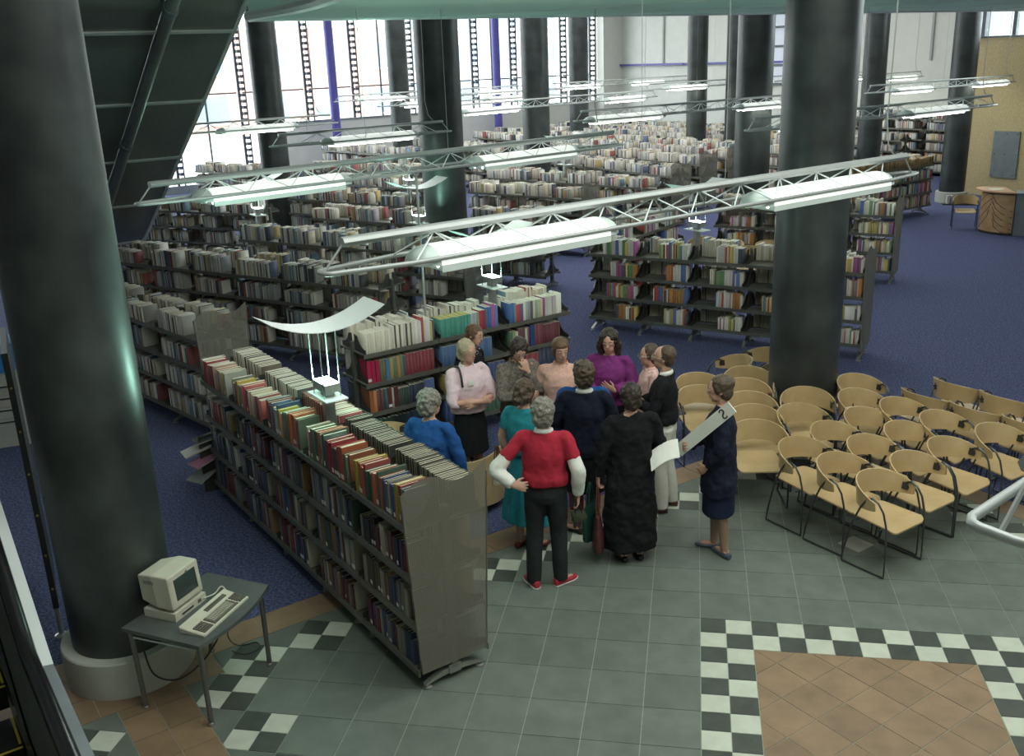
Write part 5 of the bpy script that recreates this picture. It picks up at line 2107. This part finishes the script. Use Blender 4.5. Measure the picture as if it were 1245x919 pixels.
    if bt[0] == 'trousers':
        g = bt[2] if len(bt) > 2 else 1.0
        mb.loft([ering((0, hip_y * .5, 1.04), .135 * hw, .105), ering((0, hip_y, .95), .160 * hw, .118), ering((0, hip_y, .86), .168 * hw, .125), ering((0, hip_y, .80), .15 * hw, .11)])
        for i, (hp, kn, ank, fa) in enumerate(legs):
            an = ank + V((0, -.005, -.035))
            limb(mb, [hp + V((0, 0, .0)), (hp + kn) / 2, kn, (kn + an) / 2 + V((0, -.01, 0)), an], [.098 * g, .090 * g, .074 * g, .068 * g, .062 * g], 14)
        o = fin(mb, 'trousers', bt[1])
        remesh(o, .0115 * s, 4, .010)
    else:
        hem, flare, fold, nf = bt[2], bt[3], bt[4], bt[5]
        rings = []
        for k in range(9):
            f = k / 8
            z = 1.04 + (hem - 1.04) * f
            hipf = min(1, f * 2.2)
            rx = (.132 + .038 * hipf) * hw + (flare) * max(0, f - .2)
            ry = .104 + .030 * hipf + flare * .8 * max(0, f - .2)
            rings.append(ering((0, hip_y * min(1, f * 2) * (1 if f < .6 else .6), z), rx, ry, 60, None, fold * f, nf))
        mb.loft(rings)
        o = fin(mb, 'skirt', bt[1])
        remesh(o, .0105 * s, 3, .008)
    # legs below a skirt
    if bt[0] == 'skirt' and sp.get('tights') is not None:
        for hp, kn, ank, fa in legs:
            mb = MB()
            limb(mb, [kn + V((0, 0, .12)), kn, kn * .55 + ank * .45 + V((0, -.015, 0)), ank * .85 + kn * .15, ank + V((0, .0, -.03))], [.062, .0545, .0545, .0365, .036], 12)
            fin(mb, 'stocking', sp['tights'])
    # ---- shoes
    for hp, kn, ank, fa in legs:
        f = V((math.sin(fa), math.cos(fa), 0))
        sd_ = V((f.y, -f.x, 0))
        lowcut = sp.get('flats', bt[0] == 'skirt')
        rings = []
        top = .055 if lowcut else .075
        for y, w, zt in ((-.075, .020, .05), (-.065, .031, top), (-.02, .036, top if not lowcut else .050), (.05, .041, .055 if not lowcut else .040), (.11, .043, .046 if not lowcut else .036), (.155, .034, .036 if not lowcut else .030), (.178, .014, .024)):
            c = V((ank.x, ank.y, 0)) + f * y
            rings.append([c + sd_ * w * math.cos(a) + V((0, 0, max(.0, zt * .5 + zt * .5 * math.sin(a)))) for a in [2 * PI * j / 12 for j in range(12)]])
        mb = MB()
        mb.loft(rings)
        o = fin(mb, 'shoe', sp['shoe'])
        if sp.get('sole') is not None:
            mb = MB()
            mb.loft([[V((ank.x, ank.y, 0)) + f * y * 1.03 + sd_ * w * 1.06 * math.cos(a) + V((0, 0, .007 + .0065 * math.sin(a))) for a in [2 * PI * j / 12 for j in range(12)]] for y, w in ((-.075, .022), (-.065, .033), (-.02, .038), (.05, .043), (.11, .045), (.155, .036), (.178, .016))])
            fin(mb, 'sole', sp['sole'], o)
    # ---- top
    tp = sp['top']
    lo = tp.get('hem', .90)
    fat = tp.get('fat', 1.0)
    mb = MB()
    nt_ = tp.get('neck', 1.435)
    cf = .045 if lo < .8 else 0
    rings = [ering((0, hip_y * .6, lo), (.172 + tp.get('flare', 0)) * hw * fat, (.128 + tp.get('flare', 0)) * fat, 24, None, cf, 5)]
    if lo < .8:
        rings.append(ering((0, hip_y, (lo + .9) / 2), (.178 + tp.get('flare', 0) * .6) * hw * fat, (.134 + tp.get('flare', 0) * .6) * fat, 24, None, cf * .6, 5))
    rings += [ering((0, hip_y * .8, .92 if lo < .8 else lo + .06), .176 * hw * fat, .134 * fat, 24), ering((0, 0, 1.08), .160 * hw * fat, .122 * fat, 24), ering((0, .008, 1.22), .168 * hw * fat, .134 * fat, 24),
              ering((0, .0, 1.32), .172 * hw, .116, 24), ering((0, -.008, 1.375), .138 * hw, .084, 24), ering((0, -.012, 1.415), .100, .068, 24), ering((0, -.010, nt_), .066, .058, 24)]
    mb.loft(rings)
    sl = tp.get('sleeve', 'long')
    er = tp.get('arm', 1.0)
    for sd in 'LR':
        S_, el, wr, hd, pn, side, curl, a = arms[sd]
        base = S_ * .55 + V((0, 0, 1.385)) * .45
        if sl == 'short':
            end = S_ + (el - S_) * .62
            limb(mb, [base, S_, (S_ + end) / 2, end], [.046, .056, .060 * er, .062 * er], 12)
        elif sl == 'elbow':
            e2 = el + (wr - el) * .12
            limb(mb, [base, S_, (S_ + el) / 2, el, e2], [.046, .056, .059 * er, .057 * er, .054 * er], 12)
        else:
            w2 = el + (wr - el) * .93
            limb(mb, [base, S_, (S_ + el) / 2, el, (el + w2) / 2, w2], [.046, .056, .057 * er, .053 * er, .049 * er, .042 * er], 12)
    o = fin(mb, tp.get('name', 'sweater'), tp['m'])
    remesh(o, .0108 * s, 3, tp.get('wr', .014) * 2.0)
    top_o = o
    if sp.get('under') is not None:          # shirt sleeves showing below short knit sleeves
        mb = MB()
        for sd in 'LR':
            S_, el, wr, hd, pn, side, curl, a = arms[sd]
            st_ = S_ + (el - S_) * .52
            w2 = el + (wr - el) * .90
            limb(mb, [st_, (st_ + el) / 2, el, (el + w2) / 2, w2, el + (wr - el) * .97], [.056, .062, .064, .060, .052, .034], 12)
        remesh(fin(mb, 'shirt_sleeve', sp['under']), .0108 * s, 3, .016)['kind'] = 'thing'
    if sp.get('collar') is not None:
        mb = MB()
        pts = []
        for k in range(13):
            a = math.radians(-60 + 300 * k / 12) if not sp.get('open_collar') else math.radians(-40 + 260 * k / 12)
            pts.append((.072 * math.cos(a + PI), -.010 + .064 * math.sin(a + PI) * 1.0, 1.432 + .012 * math.sin(a + PI) * -1))
        mb.tube(pts, .0105, 8, flat=2.0)
        fin(mb, 'collar', sp['collar'])
    if sp.get('badge'):
        x, z = sp['badge']
        mb = MB()
        y = .142 * fat
        mb.add([(x - .035, y, z - .025), (x + .035, y - .004, z - .025), (x + .035, y - .002, z + .025), (x - .035, y + .002, z + .025), (x - .035, y + .006, z - .025), (x + .035, y + .002, z - .025), (x + .035, y + .004, z + .025), (x - .035, y + .008, z + .025)], [(0, 1, 2, 3), (7, 6, 5, 4), (0, 4, 5, 1), (1, 5, 6, 2), (2, 6, 7, 3), (3, 7, 4, 0)])
        fin(mb, 'name_badge', MT['paper'])
    if sp.get('strap'):
        mb = MB()
        x = sp['strap']
        mb.tube(smooth_pts([(x, .12, 1.24), (x * 1.02, .095, 1.38), (x * 1.0, .03, 1.44), (x * 1.05, -.09, 1.38), (x * 1.2, -.16, 1.15)]), .012, 6)
        fin(mb, 'bag_strap', MT['dark'])
    if sp.get('watch'):
        S_, el, wr, hd, pn, side, curl, a = arms[sp['watch']]
        mb = MB()
        dv = (wr - el).normalized()
        mb.tube([wr - dv * .035, wr - dv * .018], .032, 12)
        fin(mb, 'watch_strap', MT['chrome'])
    return t, D, arms


H_GREY = mat('hair_grey', (0.14, 0.128, 0.105), 0.7, col2=(0.30, 0.28, 0.235), scale=55, bump=.8, bscale=90)
H_BLOND = mat('hair_blond_grey', (0.38, 0.31, 0.20), 0.6, col2=(0.50, 0.42, 0.29), scale=55, bump=.8, bscale=90)
H_BROWN = mat('hair_brown', (0.055, 0.036, 0.022), 0.5, col2=(0.11, 0.075, 0.045), scale=55, bump=.8, bscale=90)
H_DARK = mat('hair_dark', (0.022, 0.015, 0.011), 0.45, col2=(0.055, 0.036, 0.026), scale=55, bump=.8, bscale=90)
H_AUB = mat('hair_auburn', (0.10, 0.052, 0.025), 0.5, col2=(0.17, 0.092, 0.045), scale=55, bump=.8, bscale=90)
C_RED = cloth('red_knit', (0.40, 0.025, 0.048), .12)
C_WHITE = cloth('white_cotton', (0.76, 0.76, 0.70), .04)
C_CHAR = cloth('charcoal_cloth', (0.022, 0.026, 0.026), .15)
C_TEAL = cloth('teal_cotton', (0.020, 0.20, 0.235), .10)
C_NAVY = cloth('navy_knit', (0.010, 0.013, 0.026), .15)
C_BLACK = cloth('black_wool', (0.010, 0.011, 0.013), .2)
C_NAVYC = cloth('navy_coat', (0.012, 0.015, 0.030), .18)
C_NAVYS = cloth('navy_skirt_cloth', (0.012, 0.018, 0.045), .15)
C_PURP = cloth('purple_knit', (0.20, 0.035, 0.17), .12)
C_PEACH = cloth('peach_print', (0.70, 0.42, 0.34), .1, 85, (0.42, 0.20, 0.16), sharp=(.60, .68))
C_GREYP = cloth('brown_grey_print', (0.13, 0.115, 0.095), .1, 46, (0.22, 0.19, 0.16), sharp=(.45, .6))
C_JEAN = cloth('denim', (0.085, 0.135, 0.20), .12)
C_PINK = cloth('pale_pink', (0.76, 0.58, 0.62), .05)
C_PINK2 = cloth('pink_shirt', (0.72, 0.47, 0.42), .06)
C_BLUE = cloth('royal_blue', (0.018, 0.080, 0.26), .10)
C_LGREY = cloth('stone_cotton', (0.55, 0.54, 0.46), .05)
C_KHAKI = cloth('khaki', (0.25, 0.19, 0.085), .08)
C_CRIM = cloth('crimson_cloth', (0.30, 0.012, 0.035), .1)
L_RED = mat('red_canvas', (0.33, 0.018, 0.030), .6, var=.1)
L_SOLE = mat('white_rubber', (0.55, 0.54, 0.48), .6, var=.05)
L_MAROON = mat('maroon_leather', (0.12, 0.020, 0.018), .4, var=.1)
L_BLACK = mat('black_leather', (0.012, 0.012, 0.013), .35, var=.2)
L_BROWN = mat('brown_leather', (0.085, 0.030, 0.018), .4, var=.1)
L_BLUE = mat('slate_leather', (0.055, 0.075, 0.10), .4, var=.1)

# 1 red knit
_red = person('woman in a red knit top with white sleeves, hand on hip, red shoes', (-1.30, .40), 92, 1.70, dict(
    hairm=H_GREY, hair='short', hsize=1.06, hdisp=.035, top=dict(m=C_RED, sleeve='short', hem=.96, fat=1.05, name='knit_top'), under=C_WHITE, collar=C_WHITE, width=1.08,
    bottom=('trousers', C_CHAR, 1.02), shoe=L_RED, sole=L_SOLE, feet=((-.115, -.02, -.55), (.115, .03, .75)),
    armL=dict(el=(-.40, -.10, 1.10), wr=(-.245, -.17, 1.00), hd=(.85, .35, -.25), pn=(.2, .8, -.2), side=(0, .2, 1), curl=.3),
    armR=dict(el=(.285, -.07, 1.10), wr=(.275, .0, .86), hd=(.0, .1, -1), pn=(-1, 0, 0), curl=.45)))
# 2 teal dress
person('woman in a teal short sleeved dress with brown bobbed hair', (-1.57, 1.08), 62, 1.63, dict(
    hairm=H_BROWN, hair='bob', top=dict(m=C_TEAL, sleeve='short', hem=.98, fat=1.06, name='dress_top'), width=1.06,
    bottom=('skirt', C_TEAL, .30, .13, .055, 13), tights=TIGHTS, shoe=L_MAROON, feet=((-.08, -.03, -.2), (.08, .02, .3)), head=(-.2, .1, 0),
    armL=dict(el=(-.27, -.03, 1.10), wr=(-.27, .04, .87)), armR=dict(el=(.25, .0, 1.10), wr=(.19, .15, .93))))
# 3 navy sweater
person('woman in a long navy sweater and black skirt, brown hair pinned up', (-1.07, 1.42), 95, 1.70, dict(
    hairm=H_BROWN, hair='updo', hsize=1.08, top=dict(m=C_NAVY, hem=.80, fat=1.10, arm=1.15), collar=C_WHITE, width=1.10,
    bottom=('skirt', C_BLACK, .44, .0, .01, 5), tights=DTIGHTS, shoe=L_BLACK, feet=((-.09, .0, -.9), (.06, .05, .4)),
    armL=dict(el=(-.28, .02, 1.12), wr=(-.20, .20, 1.02)), armR=dict(el=(.28, .02, 1.12), wr=(.20, .20, 1.02))))
# 4 black coat
_coat = person('woman in a long black coat holding two bags, short dark hair', (-.62, .95), 112, 1.66, dict(
    hairm=H_DARK, hair='short', hdisp=.03, top=dict(m=C_BLACK, hem=.13, fat=1.06, flare=.045, arm=1.25, name='coat', wr=.02), width=1.14,
    bottom=('skirt', C_BLACK, .40, .0, .0, 5), tights=DTIGHTS, shoe=L_BLACK, feet=((-.08, .0, -.1), (.08, .0, .1)),
    armL=dict(el=(-.27, .0, 1.09), wr=(-.29, .05, .83), hd=(0, .05, -1), pn=(1, 0, 0), curl=.9), armR=dict(el=(.28, .02, 1.10), wr=(.20, .2, .98))))
# 5 man
person('man in a black sweater and stone trousers with clasped hands', (-.36, 2.0), 172, 1.70, dict(
    hairm=H_BROWN, hair='receding', hdisp=.008, top=dict(m=C_BLACK, hem=.94, fat=1.04, arm=1.1), collar=C_WHITE, open_collar=True, width=1.12, glasses=True,
    bottom=('trousers', C_LGREY, 1.18), shoe=L_BROWN, feet=((-.10, .03, -.2), (.10, -.04, .25)), watch='L', flats=False,
    armL=dict(el=(-.26, .06, 1.12), wr=(-.05, .25, 1.13), hd=(.9, .3, .05), pn=(0, -1, 0), side=(0, 0, 1), curl=.7), armR=dict(el=(.26, .06, 1.12), wr=(.06, .24, 1.10), hd=(-.9, .35, .1), pn=(0, -1, 0), side=(0, 0, 1), curl=.7)))
# 6 papers
_pap = person('woman in a navy coat carrying a long white placard and papers', (.155, 1.13), 176, 1.69, dict(
    hairm=H_BROWN, hair='updo', hsize=.96, clip=True, hdisp=.012, top=dict(m=C_NAVYC, hem=.62, fat=1.10, flare=.02, arm=1.2, name='coat', wr=.02), width=1.05,
    bottom=('skirt', C_NAVYS, .42, .02, .01, 5), tights=TIGHTS, shoe=L_BLUE, feet=((-.07, -.05, .9), (.09, .05, .15)), head=(0.05, .12, 0),
    armL=dict(el=(-.24, -.02, 1.10), wr=(-.15, .10, .90), hd=(.3, .6, -.5), pn=(1, 0, 0), curl=.6),
    armR=dict(el=(.23, .08, 1.10), wr=(-.07, .27, 1.06), hd=(-.75, .45, .2), pn=(-.3, -.9, .2), side=(0, 0, 1), curl=.9)))
# 7 purple
person('woman in a purple sweater with shoulder length hair, talking with raised hands', (-.94, 2.64), -98, 1.67, dict(
    hairm=H_DARK, hair='long', hsize=1.03, top=dict(m=C_PURP, hem=.90, fat=1.08, arm=1.2), width=1.08, skin=SKINR, head=(.05, .12, 0),
    bottom=('trousers', C_BLACK), shoe=L_BLACK, flats=False, badge=None,
    armL=dict(el=(-.27, .05, 1.12), wr=(-.10, .24, 1.12), hd=(.75, .25, .45), pn=(.1, -.9, .3), side=(-.3, .2, 1), curl=.18), armR=dict(el=(.27, .05, 1.12), wr=(.10, .23, 1.08), hd=(-.8, .4, .2), pn=(0, -.6, .7), side=(0, .3, 1), curl=.3)))
# 8 peach
person('woman in a peach printed shirt with a badge, short auburn hair', (-1.41, 2.36), -82, 1.65, dict(
    hairm=H_AUB, hair='fringe', hsize=.98, hdisp=.012, top=dict(m=C_PEACH, hem=.82, fat=1.08, sleeve='elbow', name='shirt'), collar=C_PEACH, open_collar=True, width=1.06, skin=SKINR, badge=(-.07, 1.16), head=(.25, .08, 0),
    bottom=('skirt', C_NAVYS, .45, .02, .01, 5), tights=TIGHTS, shoe=L_BLACK,
    armL=dict(el=(-.26, -.08, 1.12), wr=(-.14, -.17, .98)), armR=dict(el=(.26, -.08, 1.12), wr=(.14, -.17, .98))))
# 9 grey shirt
person('person in a brown grey shirt and jeans, hand held to the chin', (-1.87, 2.45), -58, 1.64, dict(
    hairm=H_DARK, hair='short', hsize=1.04, hdisp=.03, top=dict(m=C_GREYP, hem=.86, fat=1.10, arm=1.15, name='shirt', wr=.018), collar=C_GREYP, open_collar=True, width=1.10, head=(-.1, .5, 0),
    bottom=('trousers', C_JEAN), shoe=L_BROWN, flats=False,
    armR=dict(el=(.23, .12, 1.10), wr=(.0, .27, 1.12), hd=(-.9, .1, 0), pn=(0, -1, 0), side=(0, 0, 1), curl=.5), armL=dict(el=(-.16, .22, 1.14), wr=(-.03, .20, 1.37), hd=(.25, -.25, .9), pn=(.1, -1, 0), side=(1, 0, 0), curl=.5)))
# 10 pink
person('woman in a pale pink top with folded arms and a dark skirt, blond short hair', (-2.36, 2.25), -48, 1.65, dict(
    hairm=H_BLOND, hair='short', hsize=1.0, hdisp=.02, top=dict(m=C_PINK, hem=.93, fat=1.12, sleeve='elbow', arm=1.15, name='top'), collar=C_WHITE, open_collar=True, width=1.10, skin=SKINR, badge=(.05, 1.28), strap=.13, head=(.30, .05, 0), glasses=True,
    bottom=('skirt', C_BLACK, .46, .02, .01, 5), tights=TIGHTS, shoe=L_BLACK,
    armL=dict(el=(-.24, .10, 1.08), wr=(.02, .215, 1.06), hd=(.95, -.05, .05), pn=(0, -1, 0), side=(0, 0, 1), curl=.35), armR=dict(el=(.24, .10, 1.09), wr=(-.02, .255, 1.09), hd=(-.95, -.05, .05), pn=(0, -1, 0), side=(0, 0, 1), curl=.35)))
# 11 khaki
person('person in a black cardigan and khaki trousers, half hidden behind the pink top', (-2.56, 2.98), -20, 1.60, dict(
    hairm=H_AUB, hair='short', hdisp=.02, top=dict(m=C_BLACK, hem=.84, fat=1.08, arm=1.15, name='cardigan'), width=1.1, leanx=-.20, lean=.12,
    bottom=('trousers', C_KHAKI, 1.1), shoe=L_BLACK, flats=False, feet=((-.09, .05, .0), (.09, .0, .0)),
    armL=dict(el=(-.25, -.02, 1.10), wr=(-.22, .08, .88)), armR=dict(el=(.25, .02, 1.10), wr=(.20, .12, .88))))
# 12 blue
person('woman in a royal blue jacket with grey curly hair, behind the tiled floor bookcase', (-2.34, .68), 72, 1.65, dict(
    hairm=H_GREY, hair='short', hsize=1.08, hdisp=.035, top=dict(m=C_BLUE, hem=.72, fat=1.10, arm=1.2, name='jacket', wr=.018), width=1.12, head=(-.35, .1, 0),
    bottom=('skirt', C_NAVYS, .42, .02, .01, 5), tights=TIGHTS, shoe=L_BLACK,
    armL=dict(el=(-.26, .02, 1.09), wr=(-.22, .12, .86)), armR=dict(el=(.27, .02, 1.09), wr=(.24, .12, .86))))
# 13 blue and red
person('person in a bright blue sweater and crimson trousers hidden behind the navy sweater', (-1.12, 1.80), 95, 1.60, dict(
    hairm=H_DARK, hair='short', hsize=1.05, hdisp=.025, top=dict(m=C_BLUE, hem=.88, fat=1.16, arm=1.2), width=1.16,
    bottom=('trousers', C_CRIM, 1.15), shoe=L_BLACK, flats=False,
    armL=dict(el=(-.28, .04, 1.10), wr=(-.16, .2, 1.0)), armR=dict(el=(.28, .04, 1.10), wr=(.16, .2, 1.0))))
# 14 glasses
person('person in a pink shirt and glasses, standing just behind the man with clasped hands', (-.52, 2.50), -165, 1.56, dict(
    hairm=H_BROWN, hair='short', hsize=.96, hdisp=.012, top=dict(m=C_PINK2, hem=.90, fat=1.08, sleeve='elbow', name='shirt'), collar=C_PINK2, open_collar=True, width=1.08, skin=SKINR, glasses=True, head=(.15, .05, 0),
    bottom=('trousers', C_CHAR), shoe=L_BLACK, flats=False,
    armL=dict(el=(-.25, .03, 1.10), wr=(-.20, .16, .92)), armR=dict(el=(.25, .03, 1.10), wr=(.20, .16, .92))))

# ---- things held
ct, cD, carms = _coat
def held(tp, sd):
    t_, D_, a_ = tp
    w = a_[sd][2] + V(a_[sd][3]) * .085
    p = D_(w)
    m = Matrix.Translation(t_.location) @ Matrix.Rotation(t_.rotation_euler[2], 4, 'Z')
    return m @ p


def bag(name, label, loc, rz, w, d, h, m, drop, handle_m):
    t = thing(name, label, 'bag', loc, rz)
    mb = MB()
    rings = []
    for f, kw, kd in ((0, .82, 1.0), (.08, .98, 1.12), (.4, 1.05, 1.1), (.75, 1.0, .75), (1, .96, .35)):
        rings.append(ering((.012 * math.sin(f * 5), 0, -drop - h + h * f), w / 2 * kw, d / 2 * kd, 28, None, .03 * f, 7))
    mb.loft(rings)
    o = mb.obj('bag_body', m, t, smooth=60)
    for y in (-.012, .012):
        mb = MB()
        mb.tube(smooth_pts([(-w * .22, y, -drop - .03), (-w * .16, y, -drop * .5), (-.01, y * .5, -.005), (.01, y * .5, -.005), (w * .16, y, -drop * .5), (w * .22, y, -drop - .03)]), .006, 6)
        mb.obj('handle', handle_m, t, smooth=60)
    return t


hp = held(_coat, 'L')
bag('carrier_bag', 'dark green carrier bag held by the woman in the black coat', hp + V((-.075, .03, .0)), math.radians(70), .27, .09, .34, mat('green_plastic', (0.010, 0.050, 0.038), .3, var=.3, scale=12), .20, mat('green_handle', (0.012, 0.055, 0.04), .35, var=.1))
bag('handbag', 'maroon leather bag held beside the green carrier bag', hp + V((.0, -.05, -.005)), math.radians(95), .26, .10, .36, mat('oxblood_leather', (0.090, 0.026, 0.024), .35, var=.2, scale=14), .24, L_BROWN)
bag('purse', 'small dark green purse hanging from the hand of the woman in red', held(_red, 'R') + V((.0, .0, .0)), .3, .13, .05, .10, mat('moss_vinyl', (0.035, 0.045, 0.022), .5, var=.2), .07, L_BLACK)
# small cream bag hanging at the teal dress
bag('shoulder_bag', 'small cream bag hanging at the side of the teal dress', (-1.83, 1.02, 1.02), math.radians(60), .16, .06, .17, mat('cream_vinyl', (0.45, 0.42, 0.30), .5, var=.06), .20, L_BROWN)
# placard and papers
pp = held(_pap, 'R')
pl = thing('placard', 'long white placard with a black letter leaning on the shoulder of the papers woman', 'placard', pp, 0)
dirv = (V((.36, -.20, .42))).normalized()
n_ = V((-.15, -.90, .30))
n_ = (n_ - dirv * n_.dot(dirv)).normalized()
sdv = dirv.cross(n_)
R3 = Matrix((sdv, n_, dirv)).transposed()
mb = MB()
mb.box(-.055, .055, -.006, .006, -.08, .64)
mb.v = [tuple(R3 @ V(p)) for p in mb.v]
mb.obj('sheet', MT['paper'], pl)
fc = bpy.data.curves.new('letter', 'FONT')
fc.body = 'S'
fc.size = .13
fc.extrude = .002
fc.align_x = 'CENTER'
fc.materials.append(MT['dark'])
fo = bpy.data.objects.new('letter', fc)
COL.objects.link(fo)
bpy.context.view_layer.update()
lm = bpy.data.meshes.new_from_object(fo)
bpy.data.objects.remove(fo)
R4 = Matrix((dirv, sdv, n_)).transposed()
for v_ in lm.vertices:
    v_.co = R4 @ (V((v_.co.x * 1.0 + .53, v_.co.y - .045, v_.co.z))) + n_ * .008
if not lm.materials:
    lm.materials.append(MT['dark'])
link('letter', lm, pl)
ps = thing('papers', 'white paper sheets held in front by the woman with the placard', 'paper', pp + V((-.03, .0, -.02)), math.radians(8))
for q in range(2):
    mb = MB()
    vs, fs = [], []
    for i in range(9):
        f = i / 8
        for j in (0, 1):
            w_ = .21
            vs.append((-.02 - .24 * f - q * .008, -.06 + (j - .5) * w_ * .85 - .03 * f, -.02 - .11 * f * f + .10 * j - q * .004))
    for i in range(8):
        a = 2 * i
        fs.append((a, a + 1, a + 3, a + 2))
    o0 = len(vs)
    vs += [(x, y, z - .002) for x, y, z in vs]
    fs += [(o0 + a[3], o0 + a[2], o0 + a[1], o0 + a[0]) for a in list(fs)]
    mb.add(vs, fs)
    mb.obj('sheet', MT['paper'], ps, smooth=60)
